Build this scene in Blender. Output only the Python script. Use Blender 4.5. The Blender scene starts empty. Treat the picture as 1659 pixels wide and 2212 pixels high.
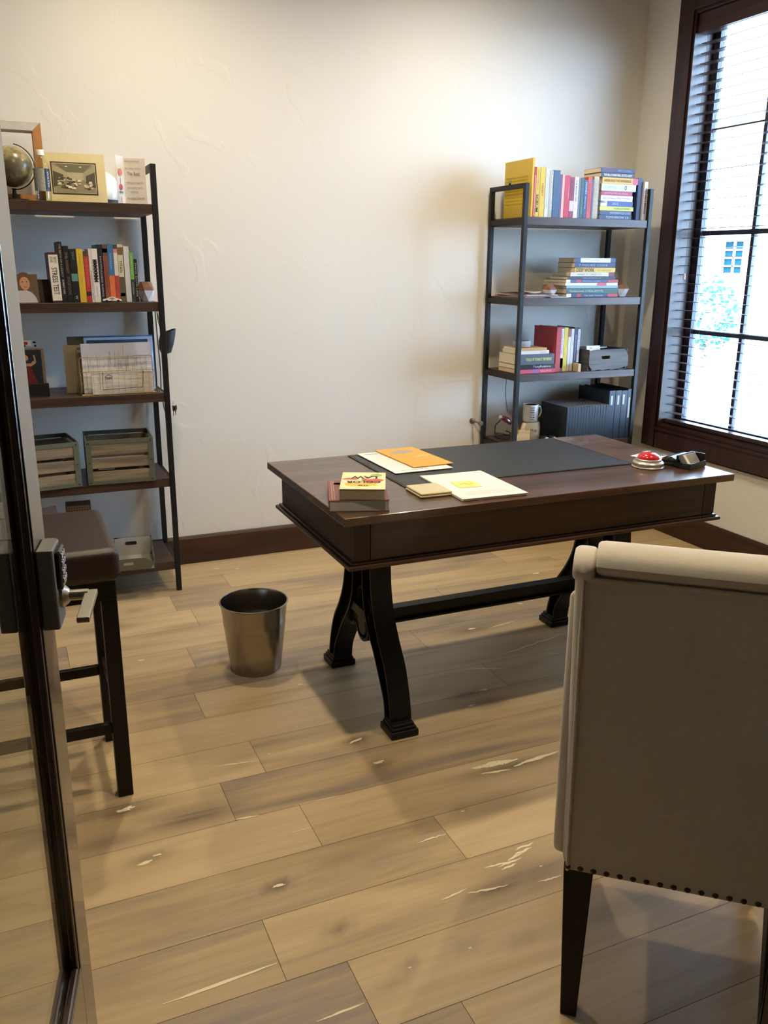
import bpy, bmesh, math, random
from mathutils import Vector, Matrix
random.seed(7)
PI = math.pi
S = bpy.context.scene
COL = S.collection

# ------------------------------------------------------------------ camera
CAM_H = 1.433
YAW, PITCH, ROLL, FPX = math.radians(23.711), math.radians(16.119), math.radians(0.405), 1852.8
fw = Vector((math.sin(YAW)*math.cos(PITCH), math.cos(YAW)*math.cos(PITCH), -math.sin(PITCH)))
rt = Vector((math.cos(YAW), -math.sin(YAW), 0)); up = rt.cross(fw)
r2 = rt*math.cos(ROLL)+up*math.sin(ROLL); u2 = -rt*math.sin(ROLL)+up*math.cos(ROLL)
cd = bpy.data.cameras.new('camera'); cam = bpy.data.objects.new('camera', cd); COL.objects.link(cam)
M = Matrix((r2, u2, -fw)).transposed().to_4x4(); M.translation = Vector((0, 0, CAM_H)); cam.matrix_world = M
cd.sensor_fit = 'VERTICAL'; cd.sensor_height = 36.0; cd.lens = 36.0*FPX/2212.0
cd.clip_start = .02; cd.clip_end = 200
S.camera = cam

# ------------------------------------------------------------------ world, exposure
S.view_settings.view_transform = 'Standard'; S.view_settings.look = 'None'
S.view_settings.gamma = 1; S.view_settings.use_curve_mapping = False
S.view_settings.exposure = 1.04
wd = bpy.data.worlds.new('sky'); S.world = wd; wd.use_nodes = True
bg = wd.node_tree.nodes['Background']; bg.inputs[0].default_value = (.47, .70, 1.0, 1); bg.inputs[1].default_value = 15.5
CAN_W = 47.0
CAN_COL = (1.0, .84, .58)
CAN_SPOTS = [(.63, 3.24), (2.08, 3.20), (.63, 1.6), (2.35, 1.6)]
HALL_W = 5.0

# room numbers
XW, YW, XL, YB, ZC = 3.288, 4.074, -1.75, -1.3, 3.0
WY0, WY1, WZ0, WZ1 = 2.556, 3.706, .575, 2.635      # window opening in the right wall
# sun on the far side of the street, too steep and from behind the house to enter this window
sd = bpy.data.lights.new('sun', 'SUN'); sd.energy = 7.0; sd.angle = math.radians(.6); sd.color = (1, .97, .93)
so = bpy.data.objects.new('sun', sd); COL.objects.link(so); so.rotation_euler = Vector((.62, .25, -.75)).to_track_quat('-Z', 'Y').to_euler()

# ------------------------------------------------------------------ materials
def srgb(h):
    if isinstance(h, str):
        h = h.lstrip('#'); v = [int(h[i:i+2], 16)/255 for i in (0, 2, 4)]
    else: v = h
    return tuple(x/12.92 if x <= .04045 else ((x+.055)/1.055)**2.4 for x in v)
_m = {}
def mat(name, col, rough=.6, metal=0, noise=.06, nscale=30, bump=0, bscale=200, spec=.5, coat=0, sheen=0, emis=0):
    if name in _m: return _m[name]
    m = bpy.data.materials.new(name); m.use_nodes = True; nt = m.node_tree; b = nt.nodes['Principled BSDF']
    c = srgb(col)
    b.inputs['Roughness'].default_value = rough; b.inputs['Metallic'].default_value = metal
    b.inputs['Specular IOR Level'].default_value = spec; b.inputs['Coat Weight'].default_value = coat
    b.inputs['Sheen Weight'].default_value = sheen
    tc = nt.nodes.new('ShaderNodeTexCoord')
    nz = nt.nodes.new('ShaderNodeTexNoise'); nz.inputs['Scale'].default_value = nscale; nz.inputs['Detail'].default_value = 4
    nt.links.new(tc.outputs['Object'], nz.inputs['Vector'])
    mx = nt.nodes.new('ShaderNodeMix'); mx.data_type = 'RGBA'
    mx.inputs[6].default_value = (*[x*(1-noise) for x in c], 1); mx.inputs[7].default_value = (*[min(1, x*(1+noise)) for x in c], 1)
    nt.links.new(nz.outputs['Fac'], mx.inputs[0]); nt.links.new(mx.outputs[2], b.inputs['Base Color'])
    if bump:
        n2 = nt.nodes.new('ShaderNodeTexNoise'); n2.inputs['Scale'].default_value = bscale; n2.inputs['Detail'].default_value = 3
        nt.links.new(tc.outputs['Object'], n2.inputs['Vector'])
        bp = nt.nodes.new('ShaderNodeBump'); bp.inputs['Strength'].default_value = bump; bp.inputs['Distance'].default_value = .002
        nt.links.new(n2.outputs['Fac'], bp.inputs['Height']); nt.links.new(bp.outputs[0], b.inputs['Normal'])
    if emis:
        b.inputs['Emission Color'].default_value = (*c, 1); b.inputs['Emission Strength'].default_value = emis
    _m[name] = m; return m
def wood(name, c1, c2, axis='x', scale=1., rough=.45, spec=.5, coat=0, contrast=(.35, .65)):
    if name in _m: return _m[name]
    m = bpy.data.materials.new(name); m.use_nodes = True; nt = m.node_tree; b = nt.nodes['Principled BSDF']
    b.inputs['Roughness'].default_value = rough; b.inputs['Specular IOR Level'].default_value = spec; b.inputs['Coat Weight'].default_value = coat
    tc = nt.nodes.new('ShaderNodeTexCoord'); mp = nt.nodes.new('ShaderNodeMapping')
    s = {'x': (1.2, 22, 22), 'y': (22, 1.2, 22), 'z': (22, 22, 1.2)}[axis]
    mp.inputs['Scale'].default_value = [v*scale for v in s]
    nz = nt.nodes.new('ShaderNodeTexNoise'); nz.inputs['Scale'].default_value = 1.6; nz.inputs['Detail'].default_value = 7; nz.inputs['Distortion'].default_value = .6
    rp = nt.nodes.new('ShaderNodeValToRGB'); e = rp.color_ramp.elements
    e[0].position = contrast[0]; e[1].position = contrast[1]; e[0].color = (*srgb(c1), 1); e[1].color = (*srgb(c2), 1)
    nt.links.new(tc.outputs['Object'], mp.inputs[0]); nt.links.new(mp.outputs[0], nz.inputs['Vector'])
    nt.links.new(nz.outputs['Fac'], rp.inputs[0]); nt.links.new(rp.outputs[0], b.inputs['Base Color'])
    bp = nt.nodes.new('ShaderNodeBump'); bp.inputs['Strength'].default_value = .12; bp.inputs['Distance'].default_value = .001
    nt.links.new(nz.outputs['Fac'], bp.inputs['Height']); nt.links.new(bp.outputs[0], b.inputs['Normal'])
    _m[name] = m; return m
def glass(name, tint=(1, 1, 1), refl=1.0, rough=0.0):
    m = bpy.data.materials.new(name); m.use_nodes = True; nt = m.node_tree; nt.nodes.clear()
    o = nt.nodes.new('ShaderNodeOutputMaterial'); mx = nt.nodes.new('ShaderNodeMixShader')
    t = nt.nodes.new('ShaderNodeBsdfTransparent'); t.inputs[0].default_value = (*tint, 1)
    g = nt.nodes.new('ShaderNodeBsdfGlossy'); g.inputs['Roughness'].default_value = rough
    f = nt.nodes.new('ShaderNodeFresnel'); ge = nt.nodes.new('ShaderNodeNewGeometry'); mr_ = nt.nodes.new('ShaderNodeMapRange')
    mr_.inputs[3].default_value = 1.45; mr_.inputs[4].default_value = 1/1.45       # same reflectance leaving the pane as entering it
    nt.links.new(ge.outputs['Backfacing'], mr_.inputs[0]); nt.links.new(mr_.outputs[0], f.inputs[0])
    mu = nt.nodes.new('ShaderNodeMath'); mu.operation = 'MULTIPLY'; mu.inputs[1].default_value = refl
    nt.links.new(f.outputs[0], mu.inputs[0]); nt.links.new(mu.outputs[0], mx.inputs[0])
    nt.links.new(t.outputs[0], mx.inputs[1]); nt.links.new(g.outputs[0], mx.inputs[2]); nt.links.new(mx.outputs[0], o.inputs[0])
    return m

BLACK = mat('black powder coated metal', '#17181a', .5, .3, bump=.1, bscale=500)
IRON = mat('black cast iron', '#121212', .42, .4, bump=.15, bscale=120)
TRIMW = wood('dark stained trim wood', '#22130e', '#3a2118', 'z', 1, .38)
TRIMX = wood('dark stained baseboard wood', '#2a1712', '#422619', 'x', 1, .4)
SHELFW = wood('dark brown shelf laminate', '#33231d', '#4a352b', 'x', 1.2, .42)
DESKW = wood('dark walnut desk wood', '#33211a', '#4f372a', 'x', .8, .36, coat=.15)
DESKT = wood('satin walnut desktop', '#38261b', '#5e4432', 'x', .8, .30, coat=.30)
DESKY = wood('dark walnut desk side wood', '#261610', '#3b241a', 'y', .8, .4)
CREAM = mat('cream linen upholstery', '#d2c9ba', .9, bump=.35, bscale=900, noise=.05, nscale=60, sheen=.25)
LEATH = mat('dark brown leather', '#2b1f1d', .45, bump=.3, bscale=70)
DWOOD = wood('espresso wood', '#0f0b0a', '#181210', 'z', 1, .5, spec=.3)
STEEL = mat('brushed stainless steel', '#a0988c', .24, 1, noise=.08, nscale=6)
NICKEL = mat('satin nickel', '#b9b3a8', .28, 1)
GREYM = mat('grey metal housing', '#6d6e6b', .45, .5)
PAPER = mat('white paper', '#dfdbd6', .8, noise=.02)
PAGES = mat('book pages', '#cfc4ac', .85, noise=.12, nscale=300)
INK = mat('black ink', '#1b1a1a', .7)
GREYINK = mat('grey ink', '#8d8c90', .8)
BRASS = mat('brass wire', '#94804f', .5, .7)
CRATEW = wood('weathered crate slats', '#6e604c', '#998a70', 'x', 1.4, .7)
CRATEM = mat('grey green crate metal', '#5f6456', .6, .2, noise=.15)

def flat(hexcol, rough=.5, **k):
    return mat('paint '+hexcol.lstrip('#').lower()+('' if rough == .5 else ' %g' % rough), hexcol, rough, noise=.05, **k)

# ------------------------------------------------------------------ geometry helpers
class MB:
    def __init__(s): s.v = []; s.f = []; s.mi = []
    def add(s, vs, fs, mi=0):
        n = len(s.v); s.v += [tuple(v) for v in vs]; s.f += [tuple(i+n for i in f) for f in fs]; s.mi += [mi]*len(fs); return s
    def box(s, x0, x1, y0, y1, z0, z1, mi=0, M=None):
        vs = [Vector((x, y, z)) for z in (z0, z1) for y in (y0, y1) for x in (x0, x1)]
        if M: vs = [M @ v for v in vs]
        return s.add(vs, [(0, 2, 3, 1), (4, 5, 7, 6), (0, 1, 5, 4), (2, 6, 7, 3), (0, 4, 6, 2), (1, 3, 7, 5)], mi)
    def prism(s, poly, a0, a1, ax='x', mi=0, M=None):
        # poly: 2-D points in the plane across ax; ('x': (y,z), 'y': (x,z), 'z': (x,y))
        def P(a, p):
            v = Vector({'x': (a, p[0], p[1]), 'y': (p[0], a, p[1]), 'z': (p[0], p[1], a)}[ax]); return M @ v if M else v
        n = len(poly); vs = [P(a0, p) for p in poly]+[P(a1, p) for p in poly]
        return s.add(vs, [tuple(range(n))[::-1], tuple(range(n, 2*n))]+[(i, (i+1) % n, n+(i+1) % n, n+i) for i in range(n)], mi)
    def strip(s, pts, th, a0, a1, ax='x', mi=0):
        # ribbon of thickness th following pts (2-D), extruded a0..a1 along ax
        L = []; R = []
        for i, p in enumerate(pts):
            q = Vector(pts[min(i+1, len(pts)-1)])-Vector(pts[max(i-1, 0)]); q.normalize(); n = Vector((-q[1], q[0]))*th/2
            L.append(tuple(Vector(p)+n)); R.append(tuple(Vector(p)-n))
        return s.prism(L+R[::-1], a0, a1, ax, mi)
    def tube(s, pts, r, n=8, mi=0, closed=False):
        pts = [Vector(p) for p in pts]; k = len(pts); rings = []
        prev = None
        for i, p in enumerate(pts):
            a = pts[(i-1) % k] if closed or i > 0 else p; b = pts[(i+1) % k] if closed or i < k-1 else p
            d = (b-a).normalized()
            if prev is None:
                prev = Vector((0, 0, 1)).cross(d)
                if prev.length < .1: prev = Vector((1, 0, 0)).cross(d)
            e1 = (prev-d*prev.dot(d)).normalized(); prev = e1; e2 = d.cross(e1)
            rr = r[i] if isinstance(r, (list, tuple)) else r
            rings.append([p+(e1*math.cos(t)+e2*math.sin(t))*rr for t in [2*PI*j/n for j in range(n)]])
        vs = [v for q in rings for v in q]; fs = []
        m = k if closed else k-1
        for i in range(m):
            for j in range(n):
                a, b = i*n+j, i*n+(j+1) % n; c, d2 = ((i+1) % k)*n+(j+1) % n, ((i+1) % k)*n+j
                fs.append((a, b, c, d2))
        if not closed: fs += [tuple(range(n))[::-1], tuple(range((k-1)*n, k*n))]
        return s.add(vs, fs, mi)
    def lathe(s, prof, c=(0, 0, 0), n=32, mi=0, M=None, sx=1, sy=1):
        vs = []
        for r, z in prof:
            for j in range(n):
                t = 2*PI*j/n; v = Vector((c[0]+r*sx*math.cos(t), c[1]+r*sy*math.sin(t), c[2]+z)); vs.append(M @ v if M else v)
        fs = []
        for i in range(len(prof)-1):
            for j in range(n): fs.append((i*n+j, i*n+(j+1) % n, (i+1)*n+(j+1) % n, (i+1)*n+j))
        if prof[0][0] > 0: fs.append(tuple(range(n))[::-1])
        if prof[-1][0] > 0: fs.append(tuple(range((len(prof)-1)*n, len(prof)*n)))
        return s.add(vs, fs, mi)
    def build(s, name, m, parent=None, bev=0, smooth=False, seg=2, sub=0):
        me = bpy.data.meshes.new(name); me.from_pydata(s.v, [], s.f); 
        for mm in (m if isinstance(m, (list, tuple)) else [m]): me.materials.append(mm)
        for p, i in zip(me.polygons, s.mi): p.material_index = i; p.use_smooth = smooth
        bm = bmesh.new(); bm.from_mesh(me); bmesh.ops.remove_doubles(bm, verts=bm.verts, dist=1e-6); bmesh.ops.recalc_face_normals(bm, faces=bm.faces); bm.to_mesh(me); bm.free()
        o = bpy.data.objects.new(name, me); COL.objects.link(o); o.parent = parent
        if bev:
            b = o.modifiers.new('bevel', 'BEVEL'); b.width = bev; b.segments = seg; b.limit_method = 'ANGLE'; b.angle_limit = math.radians(40)
        if sub:
            b = o.modifiers.new('sub', 'SUBSURF'); b.levels = sub; b.render_levels = sub
        if smooth and not sub:
            me.set_sharp_from_angle(angle=math.radians(38))
        return o
def box(name, m, parent, x0, x1, y0, y1, z0, z1, bev=0, **k): return MB().box(x0, x1, y0, y1, z0, z1).build(name, m, parent, bev, **k)
def tag(o, label=None, cat=None, group=None, kind=None):
    if label: o['label'] = label
    if cat: o['category'] = cat
    if group: o['group'] = group
    if kind: o['kind'] = kind
    return o
def thing(name, label, cat, loc=(0, 0, 0), rot=(0, 0, 0), group=None):
    o = bpy.data.objects.new(name, None); COL.objects.link(o); o.location = loc; o.rotation_euler = rot; o.empty_display_size = .05
    return tag(o, label, cat, group)
def struct(o): o['kind'] = 'structure'; return o
_font_cache = {}
def text(s, name, m, parent, w, h, M, ext=.0002, bold=0):
    """lettering fitted into w x h, its lower left corner at the origin of M, reading along M's x"""
    key = (s, bold)
    if key not in _font_cache:
        c = bpy.data.curves.new('lettering', 'FONT'); c.body = s; c.extrude = 0; c.resolution_u = 2; c.offset = bold
        c.space_line = .9
        t = bpy.data.objects.new('lettering', c); COL.objects.link(t)
        me = bpy.data.meshes.new_from_object(t); bpy.data.objects.remove(t); bpy.data.curves.remove(c)
        _font_cache[key] = ([tuple(v.co) for v in me.vertices], [tuple(p.vertices) for p in me.polygons]); bpy.data.meshes.remove(me)
    vs, fs = _font_cache[key]
    if not vs: return None
    x0 = min(v[0] for v in vs); x1 = max(v[0] for v in vs); y0 = min(v[1] for v in vs); y1 = max(v[1] for v in vs)
    me = bpy.data.meshes.new(name)
    me.from_pydata([tuple(M @ Vector(((v[0]-x0)/(x1-x0)*w, (v[1]-y0)/(y1-y0)*h, ext))) for v in vs], [], fs); me.materials.append(m)
    o = bpy.data.objects.new(name, me); COL.objects.link(o); o.parent = parent; return o
def frame(o, x, y):
    x = Vector(x).normalized(); y = Vector(y).normalized(); z = x.cross(y)
    m = Matrix((x, y, z)).transposed().to_4x4(); m.translation = Vector(o); return m
def joinlike(parts): return parts

# ================================================================== STRUCTURE
# ---- floor: planks 0.1885 wide running along the back wall, staggered, one mesh
def floor():
    W = .1885; y0 = 1.21; k0 = int(math.floor((YB-y0)/W)); k1 = int(math.ceil((YW-y0)/W))
    joints = {-1: [.709], 0: [.535, 2.3], 1: [.401, 1.9], 2: [.931, 2.6], 3: [.614, 2.2], 4: [.437, 1.75], 5: [.574, 2.5], 6: [1.515, -.4], 7: [.478, 2.3], 8: [1.391, -.3], 9: [.527, 2.1], 10: [.10, 1.7], 11: [.62, 2.45], 12: [.563, 2.2], 13: [.843, 2.7], 14: [.0, 1.5]}
    rnd = random.Random(21)
    tones = {2: [.55, .35], 3: [.30, .62, .5], 1: [.5, .55], 0: [.45, .5], -1: [.5, .45]}
    stains = [(.171, 2.128, .09, .03, 1), (.33, 2.03, .13, .045, 1), (.12, 2.01, .1, .04, .7), (.2, 1.90, .05, .018, .7), (.468, 1.679, .03, .012, 1.2), (.885, 2.21, .05, .022, 1.1), (.90, 2.068, .04, .018, 1), (.98, 2.07, .06, .01, .3), (1.25, 1.90, .16, .025, 1), (1.39, 2.26, .07, .02, .9), (.39, 2.02, .05, .012, .5), (1.02, 1.765, .04, .014, 1), (1.10, 1.76, .12, .04, .5), (1.35, 2.34, .08, .025, .8), (1.05, 1.48, .14, .05, .6), (.95, 1.46, .08, .02, .8), (1.2, 1.30, .2, .05, .6), (.25, 3.4, .12, .03, .7), (.4, 3.55, .05, .02, .6), (1.63, 2.82, .12, .03, .9), (1.65, 3.02, .1, .02, .5), (.552, 1.494, .03, .008, .8), (.652, 1.33, .025, .008, .9), (.795, 1.327, .03, .008, .9), (.927, 1.295, .05, .012, .7), (.60, 1.30, .06, .01, .6), (.5, 2.23, .06, .02, .5), (.15, 2.75, .08, .02, .5), (.2, 3.0, .1, .02, .5), (1.8, 2.6, .2, .04, .5), (2.4, 3.1, .08, .02, .6), (1.0, 2.63, .1, .02, .6), (.59, 3.3, .12, .02, .6)]
    for _ in range(60): stains.append((rnd.uniform(-1.7, 3.2), rnd.uniform(-.5, 4), rnd.uniform(.03, .14), rnd.uniform(.01, .03), rnd.uniform(.15, .5)))
    vs = []; fs = []; tone = []; off = []; stain = []; g = .0006
    for k in range(k0, k1):
        ya = y0+k*W; yb = ya+W
        xs = sorted(joints.get(k, [rnd.uniform(-1, .5), rnd.uniform(1.3, 2.8)]))
        cuts = [XL]
        if xs[0]-XL > 1.9: cuts.append(xs[0]-1.6+rnd.uniform(-.2, .3))
        cuts += xs+[XW]
        for i in range(len(cuts)-1):
            a, b = cuts[i], cuts[i+1]; t = rnd.random(); o = rnd.uniform(0, 40)
            nx = max(1, int((b-a)/.03)); ny = 6
            for ix in range(nx):
                for iy in range(ny):
                    q = []
                    for jx, jy in ((ix, iy), (ix+1, iy), (ix+1, iy+1), (ix, iy+1)):
                        x = a+g+(b-a-2*g)*jx/nx; y = ya+g+(W-2*g)*jy/ny
                        if y > YW: y = YW
                        q.append((x, y))
                    n = len(vs)
                    for (x, y) in q:
                        vs.append((x, y, 0)); tone.append(t); off.append(o)
                        st = 0
                        for sx, sy, ra, rb, am in stains:
                            dx = (x-sx)/ra; dy = (y-sy)/rb
                            if abs(dx) < 2.5 and abs(dy) < 2.5: st = max(st, am*math.exp(-(dx*dx+dy*dy)))
                        stain.append(st)
                    fs.append((n, n+1, n+2, n+3))
    n = len(vs)
    nb = len(fs)
    # seam bed just below the planks
    vs += [(XL, YB, -.0016), (XW, YB, -.0016), (XW, YW, -.0016), (XL, YW, -.0016), (XL, YB, -.05), (XW, YB, -.05), (XW, YW, -.05), (XL, YW, -.05)]
    fs += [(n, n+1, n+2, n+3), (n+7, n+6, n+5, n+4)]; tone += [.5]*8; off += [0]*8; stain += [1.]*8
    # pale filler in the knots and checks
    fill = []
    def crack(pts, wid):
        for i in range(len(pts)-1):
            a = Vector(pts[i]); b = Vector(pts[i+1]); d = (b-a); 
            if d.length < 1e-6: continue
            nrm = Vector((-d[1], d[0])).normalized(); w0 = wid[i]*.75; w1 = wid[i+1]*.75
            fill.append([(a+nrm*w0), (b+nrm*w1), (b-nrm*w1), (a-nrm*w0)])
    def streak(x0, yy0, x1, yy1, w, jag=.002, n=9):
        p = []; ww = []
        for i in range(n+1):
            t = i/n; p.append((x0+(x1-x0)*t, yy0+(yy1-yy0)*t+rnd.uniform(-jag, jag))); ww.append(w*math.sin(PI*min(max(t, .04), .96))**.7*rnd.uniform(.6, 1.1))
        crack(p, ww)
    streak(.154, 1.440, .396, 1.452, .006, .0006); streak(.44, 2.240, .572, 2.222, .0030, .0006)
    streak(.436, 1.968, .50, 1.963, .005, .0008); streak(.546, 1.857, .614, 1.858, .002)
    streak(.60, 1.966, .74, 1.962, .0022, .0006)
    for (x, y, s) in ((.885, 2.21, .026), (.897, 2.072, .022), (.171, 2.13, .024), (.218, 1.905, .012), (.19, 1.888, .018), (.468, 1.679, .013), (1.419, 2.347, .014), (1.324, 2.266, .014), (1.634, 2.825, .02), (1.016, 1.763, .007), (.795, 1.327, .005), (.652, 1.33, .004), (1.086, 1.49, .005), (.611, 2.244, .004), (.837, 2.636, .012), (.27, 2.186, .003), (2.25, 3.28, .02), (1.97, 2.98, .015), (.84, 3.94, .015), (.93, 3.90, .01), (.35, 3.05, .012)):
        for _ in range(4):
            a = rnd.uniform(-.6, .6); l = s*rnd.uniform(.5, 1.1); ox = rnd.uniform(-.3, .3)*s; oy = rnd.uniform(-.15, .15)*s
            streak(x+ox-l*math.cos(a), y+oy-l*math.sin(a)*.6, x+ox+l*math.cos(a), y+oy+l*math.sin(a)*.6, s*rnd.uniform(.15, .42), s*.08, 6)
    streak(1.14, 1.933, 1.292, 1.925, .016, .0025); streak(1.26, 1.896, 1.43, 1.912, .010, .0025); streak(1.15, 1.898, 1.245, 1.886, .006, .002)
    for k, (xa, ya, xb, yb) in enumerate(((.955, 1.541, 1.04, 1.532), (.985, 1.530, 1.06, 1.536), (1.02, 1.540, 1.075, 1.552), (1.045, 1.552, 1.105, 1.560), (1.06, 1.568, 1.12, 1.574), (.99, 1.518, 1.035, 1.522))): streak(xa, ya, xb, yb, .0050, .0022)
    streak(.805, 1.482, .878, 1.492, .0035, .0012); streak(.872, 1.477, .975, 1.463, .0050, .003); streak(1.046, 1.444, 1.114, 1.441, .0040, .002)
    streak(1.42, 2.52, 1.58, 2.46, .003, .003); streak(1.60, 2.56, 1.98, 2.643, .0035, .004, 14); streak(1.70, 2.80, 1.856, 2.829, .0035, .0015); streak(1.10, 2.62, 1.16, 2.625, .002)
    streak(.842, 1.690, .927, 1.695, .0035); streak(.425, 1.280, .528, 1.284, .004, .0008)
    for q in fill:
        n = len(vs)
        for p in q: vs.append((p[0], p[1], .0003+2e-6*(len(fs) % 300))); tone.append(0); off.append(0); stain.append(0)
        fs.append((n, n+1, n+2, n+3))
    me = bpy.data.meshes.new('floor'); me.from_pydata(vs, [], fs)
    for nm, dat in (('tone', tone), ('off', off), ('stain', stain)):
        at = me.attributes.new(nm, 'FLOAT', 'POINT'); at.data.foreach_set('value', dat)
    m = bpy.data.materials.new('wide oak planks'); m.use_nodes = True; nt = m.node_tree; b = nt.nodes['Principled BSDF']; N = nt.nodes.new; Lk = nt.links.new
    def attr(n): a = N('ShaderNodeAttribute'); a.attribute_name = n; return a.outputs['Fac']
    tc = N('ShaderNodeTexCoord'); ao = attr('off'); at_ = attr('tone'); as_ = attr('stain')
    cx = N('ShaderNodeCombineXYZ'); Lk(ao, cx.inputs[0]); Lk(ao, cx.inputs[1])
    ad = N('ShaderNodeVectorMath'); ad.operation = 'ADD'; Lk(tc.outputs['Object'], ad.inputs[0]); Lk(cx.outputs[0], ad.inputs[1])
    def noise(sc, det, dist, scale=1):
        mp = N('ShaderNodeMapping'); mp.inputs['Scale'].default_value = sc; Lk(ad.outputs[0], mp.inputs[0])
        z = N('ShaderNodeTexNoise'); z.inputs['Scale'].default_value = scale; z.inputs['Detail'].default_value = det; z.inputs['Distortion'].default_value = dist; Lk(mp.outputs[0], z.inputs['Vector']); return z.outputs['Fac']
    g1 = noise((2.2, 60, 1), 8, .8); g2 = noise((1.3, 9, 1), 4, 1.2); g3 = noise((14, 320, 1), 3, 0)
    def mathn(op, a, c):
        n_ = N('ShaderNodeMath'); n_.operation = op
        for i, v in enumerate((a, c)):
            if isinstance(v, (int, float)): n_.inputs[i].default_value = v
            else: Lk(v, n_.inputs[i])
        return n_.outputs[0]
    f = mathn('ADD', mathn('MULTIPLY', g1, .35), mathn('MULTIPLY', g2, .75)); f = mathn('ADD', f, mathn('MULTIPLY', mathn('SUBTRACT', at_, .5), .42)); f = mathn('ADD', f, mathn('MULTIPLY', mathn('SUBTRACT', g3, .5), .12))
    rp = N('ShaderNodeValToRGB'); e = rp.color_ramp.elements; e[0].position = .22; e[1].position = .86
    e[0].color = (*srgb('#84756a'), 1); e[1].color = (*srgb('#c4ac88'), 1)
    mid = rp.color_ramp.elements.new(.5); mid.color = (*srgb('#ad9672'), 1); Lk(f, rp.inputs[0])
    mx = N('ShaderNodeMix'); mx.data_type = 'RGBA'; mx.inputs[7].default_value = (*srgb('#453830'), 1); Lk(rp.outputs[0], mx.inputs[6])
    sf = mathn('MULTIPLY', as_, mathn('ADD', mathn('MULTIPLY', g1, 1.1), .2)); cl = N('ShaderNodeClamp'); Lk(sf, cl.inputs[0]); Lk(cl.outputs[0], mx.inputs[0]); Lk(mx.outputs[2], b.inputs['Base Color'])
    b.inputs['Roughness'].default_value = .42; b.inputs['Specular IOR Level'].default_value = .4
    bp = N('ShaderNodeBump'); bp.inputs['Strength'].default_value = .15; bp.inputs['Distance'].default_value = .001; Lk(g1, bp.inputs['Height']); Lk(bp.outputs[0], b.inputs['Normal'])
    me.materials.append(m); me.materials.append(mat('floor seam', '#3a2f27', .8)); me.materials.append(mat('pale knot filler', '#e2d8b4', .5))
    for i, p in enumerate(me.polygons): p.material_index = 0 if i < nb else (1 if i < nb+2 else 2)
    o = bpy.data.objects.new('floor', me); COL.objects.link(o); struct(o)
floor()

def wallmat():
    m = bpy.data.materials.new('hand trowelled plaster'); m.use_nodes = True; nt = m.node_tree; b = nt.nodes['Principled BSDF']; N = nt.nodes.new; Lk = nt.links.new
    b.inputs['Base Color'].default_value = (*srgb('#dedbd4'), 1); b.inputs['Roughness'].default_value = .7; b.inputs['Specular IOR Level'].default_value = .25
    tc = N('ShaderNodeTexCoord'); z = N('ShaderNodeTexNoise'); z.inputs['Scale'].default_value = 3.2; z.inputs['Detail'].default_value = 6; z.inputs['Distortion'].default_value = 1.5; Lk(tc.outputs['Object'], z.inputs['Vector'])
    rp = N('ShaderNodeValToRGB'); rp.color_ramp.elements[0].position = .60; rp.color_ramp.elements[1].position = .64; Lk(z.outputs['Fac'], rp.inputs[0])
    bp = N('ShaderNodeBump'); bp.inputs['Strength'].default_value = .3; bp.inputs['Distance'].default_value = .002; Lk(rp.outputs[0], bp.inputs['Height'])
    z2 = N('ShaderNodeTexNoise'); z2.inputs['Scale'].default_value = 12; z2.inputs['Detail'].default_value = 5; Lk(tc.outputs['Object'], z2.inputs['Vector'])
    b2 = N('ShaderNodeBump'); b2.inputs['Strength'].default_value = .12; b2.inputs['Distance'].default_value = .003; Lk(z2.outputs['Fac'], b2.inputs['Height']); Lk(bp.outputs[0], b2.inputs['Normal']); Lk(b2.outputs[0], b.inputs['Normal'])
    return m
WALL = wallmat()
CEIL = mat('ceiling paint', '#d8d2c6', .8, noise=.02)
struct(box('wall_back', WALL, None, XL-.12, XW+.14, YW, YW+.12, 0, ZC))
HALLM = mat('dark taupe bounce absorbing paint', '#4a423b', .8)  # unseen hallway surfaces, darkened to keep bounce light off the chair back
struct(box('wall_left', WALL, None, XL-.12, XL, .54, YW, 0, ZC))
struct(box('wall_hallway', HALLM, None, XL-.12, XL, YB, .54, 0, ZC))
m_ = MB()
m_.box(XW, XW+.14, YB, WY0, 0, ZC); m_.box(XW, XW+.14, WY1, YW, 0, ZC); m_.box(XW, XW+.14, WY0, WY1, 0, WZ0); m_.box(XW, XW+.14, WY0, WY1, WZ1, ZC)
struct(m_.build('wall_right', WALL))
struct(box('wall_front', mat('dark taupe bounce absorbing paint', '#4a423b', .8), None, XL-.12, XW+.14, YB-.12, YB, 0, ZC))
struct(box('ceiling', CEIL, None, XL-.12, XW+.14, .54, YW+.12, ZC, ZC+.1))
struct(box('ceiling_hallway', HALLM, None, XL-.12, XW+.14, YB-.12, .54, ZC-.3, ZC-.2))  # unseen dark ceiling, added to cut bounce on the chair back
# partition with the doorway the photograph was taken from
DX0, DX1 = -.155, .80
m_ = MB(); m_.box(XL, DX0-.05, .48, .60, 0, ZC); m_.box(DX1+.05, XW, .48, .60, 0, ZC); m_.box(DX0-.05, DX1+.05, .48, .60, 2.12, ZC)
struct(m_.build('wall_doorway', mat('dark taupe bounce absorbing paint', '#4a423b', .8)))  # unseen wall faces, dark tone picked to reduce bounce on the chair
m_ = MB(); m_.box(DX0-.05, DX0-.012, .47, .61, 0, 2.12); m_.box(DX1, DX1+.05, .47, .61, 0, 2.12); m_.box(DX0-.012, DX1, .47, .61, 2.07, 2.12)
struct(m_.build('trim_2', TRIMW, None, .003))
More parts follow.
